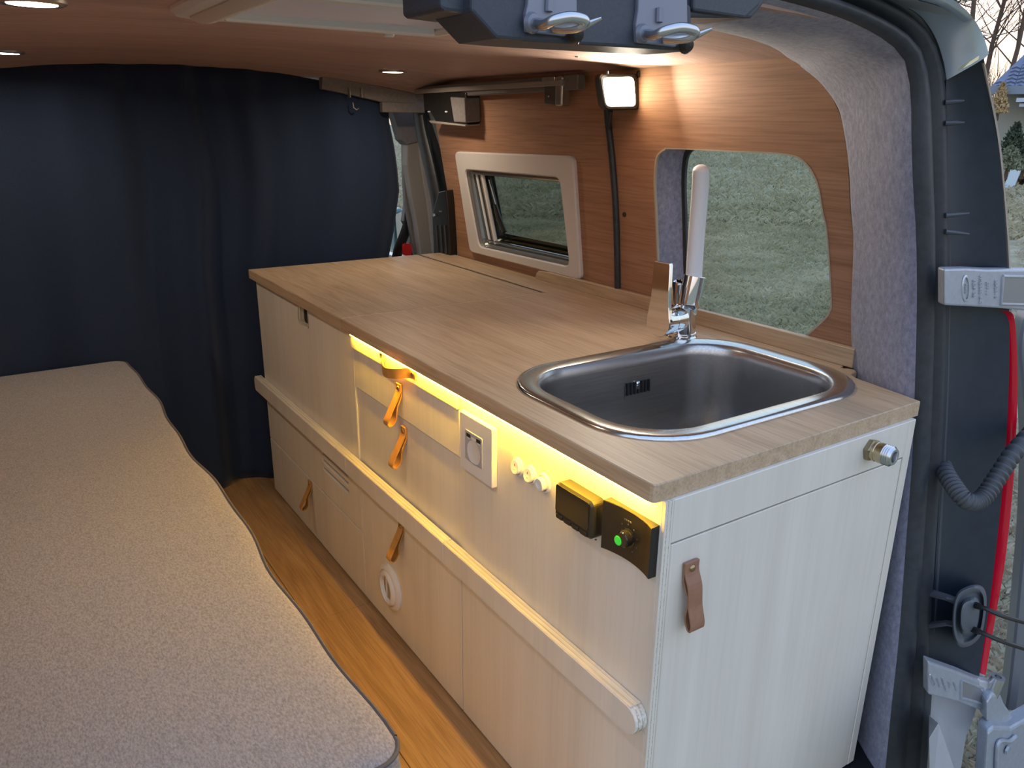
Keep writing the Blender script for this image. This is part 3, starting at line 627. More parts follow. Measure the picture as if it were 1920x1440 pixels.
def rail(par, y0, y1, end=None):
    """ledge with visible plies on its top edge; rounded at a free end"""
    z0, z1 = .345, .392
    lp = [(y0, z0), (y1, z0), (y1, z1), (y0, z1)]
    if end == 'near': lp = [(y1, z0), (y1, z1)] + [(y0 + .022 - .022 * math.sin(math.pi * k / 8), (z0 + z1) / 2 + (z1 - z0) / 2 * math.cos(math.pi * k / 8)) for k in range(9)]
    if end == 'far': lp = [(y0, z1), (y0, z0)] + [(y1 - .01 + .01 * math.sin(math.pi * k / 6), (z0 + z1) / 2 - (z1 - z0) / 2 * math.cos(math.pi * k / 6)) for k in range(7)]
    r = build(MB().plate(lp, [], frontp, .0006, .022, .0012), 'ledge', 'paint', par)
    mb = MB(); e = .014 if end == 'near' else 0; e2 = .006 if end == 'far' else 0
    a, b = y0 + e + .001, y1 - e2 - .001
    for k, (d0, d1, m_) in enumerate(((.001, .006, 'paint'), (.006, .0095, 'ply'), (.0095, .0135, 'paint'), (.0135, .017, 'ply'), (.017, .0208, 'paint'))):
        mb = MB(); mb.box((a, z1 - .0004, d0), (b, z1 + .0008 - (.0005 if m_ == 'ply' else 0), d1), lambda x, y, z: frontp(x, y, z)); build(mb, 'ply_layer', m_, r)
    if end == 'near':
        mb = MB()
        for d in (.006, .0135):
            rr = [frontp(y0 + .022 - .0226 * math.sin(math.pi * k / 12), (z0 + z1) / 2 + .0239 * math.cos(math.pi * k / 12), d) for k in range(1, 12)]
            rr2 = [p + Vector((-.003, 0, 0)) for p in rr]; mb.loft([rr, rr2])
        build(mb, 'ply_layer', 'ply', r)

# left unit (by the curtain)
uL = thing('kitchen_cabinet', 'far cabinet unit by the curtain with slotted vents and a square finger hole', 'cabinet', (.30, 1.39, 0), 'kitchen cabinet units')
box_part(uL, 'carcass', 'carcass', (.037, 1.030, .006), (.66, 1.762, .695))
slab(uL, 'upper_panel', 'paint', (1.0205, .350), (YD, .706), holes=[rrect(1.316, .652, 1.398, .7055, [.001, .001, .012, .012])[::-1]])
mb = MB(); rr = rrect(1.316, .652, 1.398, .7055, [.001, .001, .012, .012]); r2 = [(1.357 + (p[0] - 1.357) * .93, .679 + (p[1] - .679) * .93) for p in rr]
mb.loft([[frontp(p[0], p[1], .0008) for p in rr], [frontp(p[0], p[1], .0008) for p in r2], [frontp(p[0], p[1], -.018) for p in r2]], True); build(mb, 'hole_rim', 'plyrail', uL)
box_part(uL, 'hole_recess', 'dark', (.0345, 1.31, .645), (.0365, 1.40, .7))
# thin raised shadow strip under the worktop
slots = [[(1.10, z - .0048), (1.285, z - .0048), (1.285, z + .0048), (1.10, z + .0048)] for z in (.316, .2925, .269)]
dl = slab(uL, 'vent_panel', 'paint', (1.0215, .1915), (YD, .344), holes=[s_[::-1] for s_ in slots])
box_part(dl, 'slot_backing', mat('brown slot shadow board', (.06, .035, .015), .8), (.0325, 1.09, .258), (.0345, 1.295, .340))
ddoor = slab(uL, 'door', 'paint', (1.0215, ZF), (YD, .1885))
leather(ddoor, frontp(1.395, .176, 0), (-1, 0, 0), (0, .05, -1), (0, 1, 0), .020, .078)
rail(uL, 1.056, 1.815, 'far')
# little scuff
# middle unit
uM = thing('kitchen_cabinet', 'middle drawer unit with stacked yellow leather pulls and a round air outlet', 'cabinet', (.30, .77, 0), 'kitchen cabinet units')
box_part(uM, 'carcass', 'carcass', (.040, .535, .006), (.66, 1.009, .695))
box_part(uM, 'divider', 'paint', (.0185, 1.0195 - .0015, .006), (.04, 1.0198, .70), 0)
d1 = slab(uM, 'drawer', 'paint', (YA + .0015, .6765), (YB - .0015, .7135), -.014, .006)
d2 = slab(uM, 'drawer', 'paint', (YA + .0015, .5800), (YB - .0015, .6755), -.016, .0)
d3 = slab(uM, 'drawer', 'paint', (YA + .0015, .350), (YB - .0015, .5770), -.018, -.0035)
d4 = slab(uM, 'door', 'paint', (YA + .0015, ZF), (YB - .0015, .344), -.018, .0)
# the top pull is a strap bowed between two rivets
c = smoothpath([frontp(y, z, d) for y, z, d in [(.852, .704, .008), (.838, .704, .009), (.826, .697, .013), (.805, .690, .024), (.77, .687, .034), (.735, .692, .028), (.710, .698, .013), (.694, .700, .0095), (.682, .700, .009)]], 5)
mb = MB(); rows = []
for i, p in enumerate(c):
    d = (c[min(i + 1, len(c) - 1)] - c[max(i - 1, 0)]).normalized(); s_ = Vector((0, 0, 1)); s_ = (s_ - d * s_.dot(d)).normalized(); nr = d.cross(s_) * .0013
    rows.append([p - s_ * .0105 + nr, p + s_ * .0105 + nr, p + s_ * .0105 - nr, p - s_ * .0105 - nr])
mb.loft(rows, True, True); build(mb, 'handle', 'leather', d1, bevel=.0006, seg=1, label='bowed leather strap handle')
for y, z in ((.838, .704), (.694, .700)):
    mb = MB(); mb.lathe([(.0001, .0030), (.0025, .0028), (.0048, .0012), (.0052, 0)], frontp(y, z, .0105), (-1, 0, 0), 16); build(mb, 'rivet', 'rivet', d1, smooth=True)
leather(d2, frontp(.772, .647, 0), (-1, 0, 0), (0, .06, -1), (0, 1, 0), .021, .080)
leather(d3, frontp(.764, .553, -.0035), (-1, 0, 0), (0, .06, -1), (0, 1, 0), .021, .080)
leather(d4, frontp(.788, .318, 0), (-1, 0, 0), (0, .06, -1), (0, 1, 0), .021, .082)
rail(uM, .559, 1.055)
# right unit (sink side, towards the rear doors)
uR = thing('kitchen_cabinet', 'near cabinet unit under the sink with control panel and end door', 'cabinet', (.30, .26, 0), 'kitchen cabinet units')
box_part(uR, 'back_board', 'carcass', (.640, .20, .006), (.655, .52, .70)); box_part(uR, 'carcass_side', 'carcass', (.040, .505, .006), (.60, .519, .70)); box_part(uR, 'bottom_board', 'carcass', (.040, .02, .006), (.56, .50, .03))
slab(uR, 'control_panel', 'paint', (.0, .350), (YA - .0015, .7145), -.0155, 0)
slab(uR, 'lower_panel', 'paint', (.0, ZF), (YA - .0015, .344), -.0155, 0)
slab(uR, 'panel_strip', 'paint', (.0, .344), (YA - .0015, .350), -.0155, -.0015, bev=0)
rail(uR, -.003, .558, 'near')
def ebox(name, x0, z0, x1, z1, d0, d1, m_='paint', bev=.0012):
    return build(MB().plate([(x0, z0), (x1, z0), (x1, z1), (x0, z1)], [], endp, d0, d1, bev), name, m_, uR)
# visible plies of the front board on the end face
for k, (a, b, m_, dd) in enumerate(((.0182, .0222, 'paint', 0), (.0222, .0237, 'ply', -.0006), (.0237, .0282, 'paint', 0), (.0282, .0297, 'ply', -.0006), (.0297, .0325, 'paint', 0))):
    ebox('ply_layer', a, ZF, b, .7145, -.005, dd, m_, 0)
ebox('end_fascia', .0329, .6505, .566, .7145, -.018, 0)
ebox('end_stile', .5665, ZF, .586, .7145, -.018, 0, 'paint')
ed = ebox('door', .0345, ZF, .5645, .6475, -.018, -.0008)
leather(ed, endp(.0725, .604, 0), (0, -1, 0), (.05, 0, -1), (1, 0, 0), .027, .092, 'leather2', .020)

# ================================================================== WORKTOPS
def topp(x, y, d): return Vector((x, y, ZB + d))
def sink_loop(x0, y0, x1, y1, r): return rrect(x0, y0, x1, y1, r, 9)
SX0, SY0, SX1, SY1 = .058, .078, .629, .494
mainl = [(.006, .0), (.603, .003)] + [(.613, .06), (.622, .125), (.625, .137), (.632, .150)] + [(.640, .156), (.660, .160), (.668, .170), (.664, .182), (.655, .189)] + [(.672, .196), (.676, .215), (.684, .24), (.684, 1.776), (.5855, 1.776), (.5855, 1.042), (.0, 1.042), (.0, .008), (.0015, .003)]
mb = MB(); mb.plate(mainl, [sink_loop(SX0 + .02, SY0 + .02, SX1 - .02, SY1 - .02, .11)[::-1]], topp, 0, ZT - ZB, .0015); o = build(mb, 'worktop', 'top'); setp(o, 'large oak worktop holding the steel sink and tap', 'worktop')
mb = MB(); mb.plate([(.0, 1.0455), (.5715, 1.0455), (.5715, 1.776), (.0, 1.776)], [], topp, .0, ZT - ZB, .0015); o = build(mb, 'worktop_flap', 'top'); setp(o, 'liftable oak worktop flap beside the curtain, cut off by a dark slot', 'worktop')
mb = MB(); mb.box((.002, 1.0428, ZB + .001), (.5750, 1.0448, ZT - .0004)); o = build(mb, 'edge_band', mat('pale edge band', (.74, .62, .46), .5)); setp(o, 'pale thin edging in the seam between worktop and flap', 'edging')
mb = MB(); mb.box((.5722, 1.046, .700), (.5848, 1.776, ZT - .0035)); o = build(mb, 'gap_shade_strip', 'dark'); setp(o, 'black strip painting the shade in the slot behind the worktop flap', 'shade strip')  # black strip just below the surface stands in for the slot's shade
mb = MB(); mb.plate([(.178, .741)] + [(y, .741) for y in (1.215,)] + [(1.212, .757), (1.20, .766), (1.15, .770), (.178, .778)], [], lambda y, z, d: Vector((.684 - d, y, z)), -.0, .014, .0012); o = build(mb, 'backsplash', 'top'); setp(o, 'low oak upstand along the back of the worktop under the windows', 'upstand')

# LED strip
ls = thing('led_strip', 'glowing yellow light strip under the front edge of the worktop', 'light strip', (.0075, .51, .709))
mb = MB(); mb.box((.0045, .012, .7115), (.0125, 1.005, .7145)); build(mb, 'strip_channel', 'alu', ls)
mb = MB(); mb.box((.0050, .014, .7098), (.0120, 1.003, .7114)); build(mb, 'strip_light', 'led', ls)

# ================================================================== SINK
sk = thing('sink', 'inset rounded stainless steel sink in the near end of the worktop', 'sink', (.345, .286, .49))
def lp(i, z, r, dx=0): return [Vector((p[0], p[1], z)) for p in sink_loop(SX0 + i, SY0 + i, SX1 - i - dx, SY1 - i, r)]
mb = MB(); mb.loft([lp(.0, ZT + .0002, .135), lp(.001, ZT + .004, .134), lp(.004, ZT + .0058, .132), lp(.010, ZT + .0062, .128), lp(.030, ZT + .0045, .112), lp(.033, ZT + .0035, .110)], True); build(mb, 'rim', 'steelrim', sk, smooth=True, auto=1.5)
mb = MB(); rr = [(.033, ZT + .0035, .110), (.036, ZT + .001, .107), (.039, ZT - .006, .104), (.041, ZT - .02, .102), (.050, ZT - .19, .095), (.054, ZT - .222, .090), (.064, ZT - .236, .082), (.085, ZT - .240, .065), (.14, ZT - .241, .04)]
rows = [lp(*a) for a in rr]; mb.loft(rows, True); mb.add(rows[-1], [tuple(range(len(rows[-1])))]); bw = build(mb, 'bowl', 'steel', sk, smooth=True, auto=1.5)
cx, cy = (SX0 + SX1) / 2, (SY0 + SY1) / 2
mb = MB(); mb.lathe([(.040, .001), (.038, .003), (.030, .002), (.026, -.004), (.0001, -.004)], (cx, cy, ZT - .241), (0, 0, 1), 28, False); build(mb, 'drain', 'chrome', sk, smooth=True)
yw = SY1 - .0435
ov = build(MB().plate(rrect(.350, .655, .415, .695, .004), [], lambda x, z, d: Vector((x, yw + (ZT - z) * -.07 + .004 - d, z)), .0, .0005), 'overflow', 'steel', sk)
for k in range(7):
    x = .353 + .0095 * k; h = .018 if k != 3 else .006
    mb = MB(); mb.plate([(x, .664), (x + .0042, .664), (x + .0042, .664 + h * 1.35), (x, .664 + h * 1.35)], [], lambda x, z, d: Vector((x, yw + (ZT - z) * -.07 + .003 - d, z)), .0, .002); build(mb, 'slot', 'dark', ov)
mb = MB(); mb.lathe([(.0001, .003), (.003, .003), (.005, .001), (.005, -.001)], (.3805, yw - .004, .685), (0, -1, 0), 14); build(mb, 'screw', 'chrome', ov, smooth=True)

# ================================================================== TAP
tp = thing('tap', 'chrome mixer tap with white spout, left lever and round base behind the sink', 'tap', (.551, .505, ZT))
c0 = Vector((.551, .505, ZT))
mb = MB(); mb.lathe([(.033, 0), (.033, .006), (.0305, .009), (.0305, .014)], c0, (0, 0, 1), 32); build(mb, 'base_ring', 'chrome', tp, smooth=True, auto=.5)
mb = MB(); mb.lathe([(.0285, .012), (.0285, .118), (.0275, .122), (.0230, .123), (.0230, .112)], c0, (0, 0, 1), 32); build(mb, 'body', 'chrome', tp, smooth=True, auto=.5)
ax = (at(1312, 318, (0, 1, 0), .470) - at(1296, 600, (0, 1, 0), .470))
# white spout sitting in a sleeve
s0 = at(1291, 575, (0, 1, 0), .475); s1 = at(1303, 518, (0, 1, 0), .475)
mb = MB(); a = (s1 - s0).normalized(); mb.lathe([(.0185, -.004), (.0215, 0), (.0225, .006), (.0225, (s1 - s0).length), (.0205, (s1 - s0).length + .001), (.0170, (s1 - s0).length + .001)], s0, a, 32); build(mb, 'spout_sleeve', 'chrome', tp, smooth=True, auto=.5)
mb = MB(); P = [at(a_, b_, (0, 1, 0), y_) for a_, b_, y_ in [(1300, 540, .475), (1302, 500, .475), (1306, 440, .475), (1311, 380, .474), (1313.5, 345, .473), (1314, 325, .472), (1314, 316, .471), (1314, 312, .470)]]
mb.tube(smoothpath(P, 4), [.0165] * 21 + [.0160] * 2 + [.0155, .0145, .013, .0110, .0080, .004], 24); build(mb, 'spout', 'tube', tp, smooth=True, label='white satin spout')
# side valve body and lever
v0 = c0 + Vector((0, 0, .047)); dv = (at(1245, 600, (0, 1, 0), .47) - at(1290, 590, (0, 1, 0), .505)).normalized(); dv = Vector((-1, -.10, .0)).normalized()
mb = MB(); mb.lathe([(.0290, .015), (.0290, .044), (.0280, .045), (.0280, .0465), (.0305, .048), (.0305, .070), (.028, .072)], v0, dv, 32); build(mb, 'valve', 'chrome', tp, smooth=True, auto=.5)
lv = v0 + dv * .071; up = Vector((0, 0, 1)); sd_ = dv.cross(up).normalized(); up2 = sd_.cross(dv).normalized()
mb = MB(); lpz = [(.0320 * math.cos(t), .0320 * math.sin(t)) for t in [math.radians(a_) for a_ in range(-205, 26, 15)]]; lpz = lpz + [(.0235, .050), (.0215, .119), (.0195, .123), (-.0195, .123), (-.0215, .119), (-.0235, .050)]
mb.plate(lpz, [], lambda u, v, d: lv + sd_ * u + up2 * v + dv * d, 0, .0085, .0015); build(mb, 'lever', 'chrome', tp, smooth=True, auto=.5)
for sx in (-1, 1):
    mb = MB(); mb.lathe([(.0001, .004), (.004, .003), (.005, 0)], c0 + Vector((sx * .024, -sx * .008, .123)), (0, 0, 1), 12); build(mb, 'stop_pin', 'chrome', tp, smooth=True)

# ================================================================== CONTROLS ON THE FRONT
def socketp(y, z, d): return frontp(y - .0175, z + .001, d)
def displayp(y, z, d): return frontp(.112 + (y - .132) * .876, .609 + (z - .589) * .816, d)
def heaterp(y, z, d): return frontp(.003 + (y - .0165) * .97, .602 + (z - .588) * .968, d)
so = thing('socket', 'white glass framed power socket on the cabinet front below the light strip', 'socket', socketp(.468, .57, 0))
mb = MB(); mb.plate(rrect(.414, .571, .5245, .681, .002, 2), [], socketp, .0004, .0105, .0012); build(mb, 'frame', 'whitepl', so)
mb = MB(); mb.plate(rrect(.445, .596, .5035, .653, .002, 2), [circ(.474, .617, .0225, 26)[::-1]], socketp, .0085, .0118, .0006); build(mb, 'insert', 'greyface', so)
mb = MB(); mb.lathe([(.0225, .0112), (.0215, .0112), (.0205, .0108), (.0001, .0108)], socketp(.474, .617, 0), (-1, 0, 0), 28, False); build(mb, 'socket_well', 'whitepl', so, smooth=True, auto=.6)
for y in (.450, .484):
    mb = MB(); mb.plate([(y, .6415), (y + .0135, .6415), (y + .0135, .648), (y, .648)], [], socketp, .0108, .0124); build(mb, 'usb_port', 'black', so)
    mb = MB(); mb.plate([(y + .003, .6380), (y + .011, .6380), (y + .011, .6402), (y + .003, .6402)], [], socketp, .0108, .0122); build(mb, 'port_print', 'mark', so)
mb = MB(); mb.plate([(.466, .6405), (.481, .6405), (.481, .6445), (.466, .6445)], [], socketp, .0108, .0122); build(mb, 'port_print', 'mark', so)
labs = ['leftmost round white light switch, nearest the power socket', 'middle one of the three round white switches on the cabinet front', 'round white push switch nearest the black display']
for i, (y, z) in enumerate([(.331, .6365), (.294, .6365), (.257, .6370)]):
    t = thing('switch', labs[i], 'switch', frontp(y, z, 0), 'round switches on the cabinet front')
    mb = MB(); mb.lathe([(.0165, 0), (.0165, .002), (.0155, .0035), (.0130, .0045), (.0125, .0035)], frontp(y, z, 0), (-1, 0, 0), 28, False); build(mb, 'bezel', 'whiteswitch', t, smooth=True, auto=.6)
    if i < 2:
        mb = MB(); mb.lathe([(.0122, .0030), (.0122, .0075), (.0112, .0085), (.0001, .0075)], frontp(y, z, 0), (-1, 0, .12), 24, False); rk = build(mb, 'rocker', 'whiteswitch', t, smooth=True, auto=.6)
        mb = MB(); mb.box((y - .0006, z + .003, .0083), (y + .0006, z + .007, .0088), lambda a, b, c_: frontp(a, b, c_)); build(mb, 'on_mark', 'screw', rk)
        mb = MB(); mb.loft([[frontp(y + r_ * math.cos(k * math.pi / 6), z - .005 + r_ * math.sin(k * math.pi / 6), .0088) for k in range(12)] for r_ in (.0022, .0014)], True); build(mb, 'off_mark', 'screw', rk)
    else:
        mb = MB(); mb.lathe([(.0115, .003), (.0115, .0115), (.0100, .013), (.0060, .0130), (.0050, .0118), (.0001, .0115)], frontp(y, z, 0), (-1, 0, 0), 28, False); build(mb, 'push_button', 'whiteswitch', t, smooth=True, auto=.6)
# black display controller
dp_ = thing('display_controller', 'thick black rounded display unit left of the rotary heater panel', 'display', displayp(.179, .59, 0))
mb = MB(); mb.plate(rrect(.132, .589, .2325, .6625, .010, 5), [], displayp, 0, .0235, .004); build(mb, 'case', 'black', dp_, bevel=.001)
mb = MB(); mb.plate(rrect(.140, .6055, .229, .659, .004, 4), [], displayp, .0225, .0242, .0005); build(mb, 'screen', 'blackgloss', dp_)
for k in range(4):
    mb = MB(); mb.plate(rrect(.142 + .022 * k, .5925, .160 + .022 * k, .6015, .003, 3), [], displayp, .0225, .0250, .0008); build(mb, 'button', 'black', dp_)
for y in (.135, .170): mb = MB(); mb.lathe([(.0018, 0), (.0016, .0015), (.0001, .002)], displayp(y, .588, .012), (0, 0, -1), 8); build(mb, 'screw', 'galv', dp_, smooth=True)
# concave black heater panel with green lit knob
hp = thing('heater_panel', 'square black heater control panel with green lit rotary knob', 'control panel', heaterp(.068, .58, 0))
mb = MB(); n_ = 14; rows = []
for k in range(n_ + 1):
    v = k / n_; z = .588 + (.6665 - .588) * v
    f_ = .0125 - .006 * math.sin(math.pi * v)
    rows.append([heaterp(.0185, z, 0), heaterp(.0185, z, f_ - .001), heaterp(.0195, z, f_), heaterp(.1150, z, f_), heaterp(.1160, z, f_ - .001), heaterp(.1160, z, 0)])
# dish runs left to right in the photograph: swap the axes of the curve
rows = []
for k in range(n_ + 1):
    v = k / n_; y = .0165 + (.1165 - .0165) * v; f_ = .0145 - .0085 * math.sin(math.pi * v) ** .8
    rows.append([heaterp(y, .588, 0), heaterp(y, .5885, f_ - .001), heaterp(y, .5895, f_), heaterp(y, .6655, f_), heaterp(y, .6665, f_ - .001), heaterp(y, .667, 0)])
mb.loft(rows, False, True); build(mb, 'plate', 'black', hp, smooth=True, auto=.6)
mb = MB(); mb.lathe([(.0150, .004), (.0145, .007), (.0120, .0075), (.0115, .016), (.0100, .0175), (.0001, .0175)], heaterp(.070, .625, 0), (-1, 0, 0), 28, False); kn = build(mb, 'knob', 'blackgloss', hp, smooth=True, auto=.6)
mb = MB(); mb.lathe([(.0070, .0170), (.0066, .0187), (.0001, .0192)], heaterp(.077, .6205, 0), (-1, 0, 0), 24, False); build(mb, 'green_light', 'green', kn, smooth=True, auto=.6, label='lit green button')
for (y, z, t_) in ((.075, .6495, 'sunny'), ):
    for k in range(5): mb = MB(); mb.plate([(y + .006 - .004 * k, z), (y + .0085 - .004 * k, z), (y + .0085 - .004 * k, z + .0022), (y + .006 - .004 * k, z + .0022)], [], heaterp, .0058, .0067); build(mb, 'scale_mark', 'markgrey', hp)
for k in range(9):
    a_ = math.radians(-60 + 37 * k); y, z = .070 + .0205 * math.cos(a_), .625 + .0205 * math.sin(a_)
    mb = MB(); mb.plate([(y - .0009, z - .0009), (y + .0009, z - .0009), (y + .0009, z + .0009), (y - .0009, z + .0009)], [], heaterp, .005, .0072); build(mb, 'scale_mark', 'markgrey', hp)
# round air outlet low on the middle door
av = thing('air_outlet', 'white round air outlet ring low on the middle cabinet door', 'air vent', frontp(.873, .05, 0))
cc = frontp(.863, .120, 0)
mb = MB(); mb.lathe([(.058, 0), (.058, .004), (.052, .009), (.046, .010), (.044, .006), (.044, .004)], cc, (-1, 0, 0), 40, False); build(mb, 'flange', 'whitepl', av, smooth=True, auto=.6)
mb = MB(); mb.lathe([(.046, .004), (.043, .011), (.039, .015), (.034, .015), (.032, .012), (.0315, .004)], cc, Vector((-1, .06, .02)), 40, False); build(mb, 'swivel_ring', 'whitepl', av, smooth=True, auto=.8)
mb = MB(); mb.lathe([(.0315, .0055), (.020, .0055), (.0001, .0055)], cc, Vector((-1, .06, .02)), 40, False); build(mb, 'flap', mat('tan flap', (.36, .29, .20), .5), av, smooth=True)
mb = MB(); mb.box((cc.x - .009, cc.y + .006, cc.z - .030), (cc.x - .005, cc.y + .010, cc.z + .030)); build(mb, 'cross_bar', 'whitepl', av, bevel=.001)
# brass hose coupling
hc = thing('hose_coupling', 'brass threaded hose coupling on the end face below the worktop', 'coupling', endp(.462, .67, 0))
ca = Vector((.10, -1, -.03)).normalized(); c1 = endp(.462, .6885, 0)
ca = Vector((.05, -1, .02)).normalized()
mb = MB(); mb.lathe([(.0190, 0), (.0190, .007), (.0180, .009), (.0150, .0095)], c1, ca, 6, False); build(mb, 'hex_flange', mat('dull brass', (.33, .27, .17), .35, 1), hc, bevel=.001)
mb = MB(); mb.lathe([(.0160, .004), (.0160, .013), (.0150, .014), (.0150, .017), (.0165, .018), (.0165, .026)], c1, ca, 32, False); build(mb, 'collar', 'brass', hc, smooth=True, auto=.5)
pr = []
for k in range(4): pr += [(.0166, .026 + .0034 * k), (.0148, .0277 + .0034 * k)]
mb = MB(); mb.lathe(pr + [(.0140, .0395), (.0130, .041), (.0090, .041), (.0085, .039), (.0080, .030), (.0001, .030)], c1, ca, 32, False); build(mb, 'thread', 'galv', hc, smooth=True, auto=.4)

# ================================================================== CEILING FITTINGS
vt = thing('roof_vent', 'cream framed roof vent with pale lid in the ceiling', 'roof vent', (-.14, .56, 1.30))
zf = 1.318
def vfn(x, y, d): return Vector((x, y, zf + .012 - d))
mb = MB(); mb.plate(rrect(-.390, .20, .045, .645, [.03, .05, .05, .03], 6), [rrect(-.318, .25, .026, .618, .012, 4)[::-1]], vfn, 0, .020, .006); build(mb, 'frame', 'cream', vt)
mb = MB(); mb.plate(rrect(-.325, .24, .034, .63, .012, 4), [], vfn, .0075, .0105); build(mb, 'lid', 'lid', vt)
mb = MB(); mb.plate(rrect(-.315, .604, .024, .617, .003, 3), [], vfn, .008, .022, .003); build(mb, 'inner_bar', 'whitepl', vt)
mb = MB(); mb.plate(rrect(-.315, .315, .024, .342, .006, 3), [], vfn, .009, .022, .003); build(mb, 'near_bar', 'whitepl', vt)
mb = MB(); mb.tube([(-.345, .24, zf - .008), (-.345, .60, zf - .008)], .020, 14, flat=.45, up=(0, 0, 1)); build(mb, 'blind_cassette', 'blind', vt, smooth=True)
mb = MB(); mb.plate(rrect(-.05, .640, -.032, .650, .003, 3), [], vfn, .008, .024, .002); build(mb, 'clip_or_gap_light', 'cream', vt)
def spot(x, y, lab):
    z = zc(x, y); t = thing('ceiling_spot', lab, 'ceiling light', (x, y, z), 'recessed ceiling spots')
    mb = MB(); mb.lathe([(.040, .001), (.040, -.003), (.036, -.0055), (.029, -.004), (.028, .0)], (x, y, z), (0, 0, 1), 28, False); build(mb, 'bezel', 'alu', t, smooth=True, auto=.6)
    mb = MB(); mb.lathe([(.029, -.0042), (.0001, -.0046)], (x, y, z - .0006), (0, 0, 1), 28, False); build(mb, 'lens', 'spot', t, smooth=True)
    al = bpy.data.lights.new('spot_light', 'AREA'); al.shape = 'DISK'; al.size = .05; al.energy = 1.0; al.color = (1, .82, .64); al.spread = math.radians(165)
    ao = bpy.data.objects.new('spot_light', al); COL.objects.link(ao); ao.parent = t; ao.location = (0, 0, -.009)
spot(.405, 1.57, 'recessed ceiling spot nearest the grey header rail')
spot(-.545, 1.60, 'recessed ceiling spot at the left edge, just above the curtain top')
spot(-.555, .595, 'recessed ceiling spot nearest the top left corner of the photo')

# work lamp on the wall beneath the ceiling
lm = thing('work_lamp', 'bright square black cased work lamp at the top of the wood wall', 'lamp', (.62, .84, 1.20))
fc = [at(a, b, (0, 1, 0), .80) for a, b in ((1122, 139), (1196, 137), (1201, 206), (1132, 207))]
cen = sum(fc, Vector()) / 4; back = Vector((.42, .90, .05)).normalized() * .045
mb = MB()
def lampring(k, dd): return [cen + (Vector(p) - cen) * k + dd for p in [Vector((q[0], .80, q[1])) for q in q4([(p.x, p.z) for p in fc], .016, 4)]]
mb.loft([lampring(.99, back), lampring(1.0, back * .5), lampring(1.0, Vector()), lampring(.93, Vector((-.001, -.003, 0)))], True, True); build(mb, 'housing', 'black', lm, smooth=True, auto=.6)
mb = MB(); mb.loft([lampring(.80, Vector((-.005, -.0035, 0))), lampring(.76, Vector((-.006, -.006, 0)))], True, True); build(mb, 'lens', 'lamp', lm, smooth=True, auto=.6)
mb = MB(); mb.box((cen.x + .02, cen.y + .03, cen.z - .01), (cen.x + .055, cen.y + .06, cen.z + .035)); build(mb, 'bracket', 'black', lm, bevel=.002)
mb = MB(); mb.lathe([(.0001, .006), (.007, .006), (.008, 0)], fc[1] + Vector((.004, -.001, -.002)), (-.3, -1, 0), 14); build(mb, 'bolt', 'black', lm, smooth=True)
mb = MB(); pp = [cen + Vector((.01, .04, -.04)), wallp(.895, 1.16, .006), wallp(.898, 1.11, .006)]; mb.tube(smoothpath(pp, 5), .0035, 8); build(mb, 'cable', 'rubber', lm, smooth=True)
# a second bright face: the lamp's upward light reflected by the polished ceiling comes from the lamp itself
al = bpy.data.lights.new('lamp_light', 'AREA'); al.shape = 'RECTANGLE'; al.size = .05; al.size_y = .05; al.energy = 1.9; al.color = (1, .88, .70); al.spread = math.radians(170)
ao = bpy.data.objects.new('lamp_light', al); COL.objects.link(ao); ao.parent = lm; ao.location = cen + Vector((-.012, -.035, .004)) - wloc(lm)
ao.rotation_euler = Vector((-.62, -.62, .10)).to_track_quat('-Z', 'Y').to_euler()
# aluminium bracket left of the lamp
br = thing('roof_bracket', 'small brushed aluminium bracket block at the rail end left of the lamp', 'bracket', (.60, 1.02, 1.20))
P = [at(a, b, (1, 0, 0), .605) for a, b in ((1020, 146), (1041, 148), (1041, 197), (1021, 194))]
mb = MB(); q = [p + Vector((.006, 0, 0)) for p in P]; mb.add(P + q, [(0, 1, 2, 3), (7, 6, 5, 4)] + [(i, (i + 1) % 4, (i + 1) % 4 + 4, i + 4) for i in range(4)]); build(mb, 'side_plate', mat('dark bracket plate', (.12, .11, .10), .4, .6), br, bevel=.001)
yb = min(p.y for p in P); zb0 = 1.214
mb = MB(); mb.box((.603, yb - .028, zb0), (.632, yb + .002, 1.286)); build(mb, 'block', 'alu', br, bevel=.006, seg=4)
for a, b in ((1028, 180), (1030, 158)):
    mb = MB(); mb.lathe([(.0001, .003), (.0035, .003), (.0045, 0)], at(a, b, (1, 0, 0), .6045), (-1, 0, 0), 12); build(mb, 'screw', 'galv', br, smooth=True)
mb = MB(); mb.box((.600, yb - .0, 1.268), (.612, yb + .055, 1.284)); build(mb, 'rail_clamp', 'alu', br, bevel=.002)
# screw heads under the ceiling
mb = MB(); p = (.455, .775); mb.lathe([(.0001, -.002), (.004, -.0015), (.005, 0)], (p[0], p[1], zc(*p)), (0, 0, 1), 10); build(mb, 'screw', 'galv', ce, smooth=True)

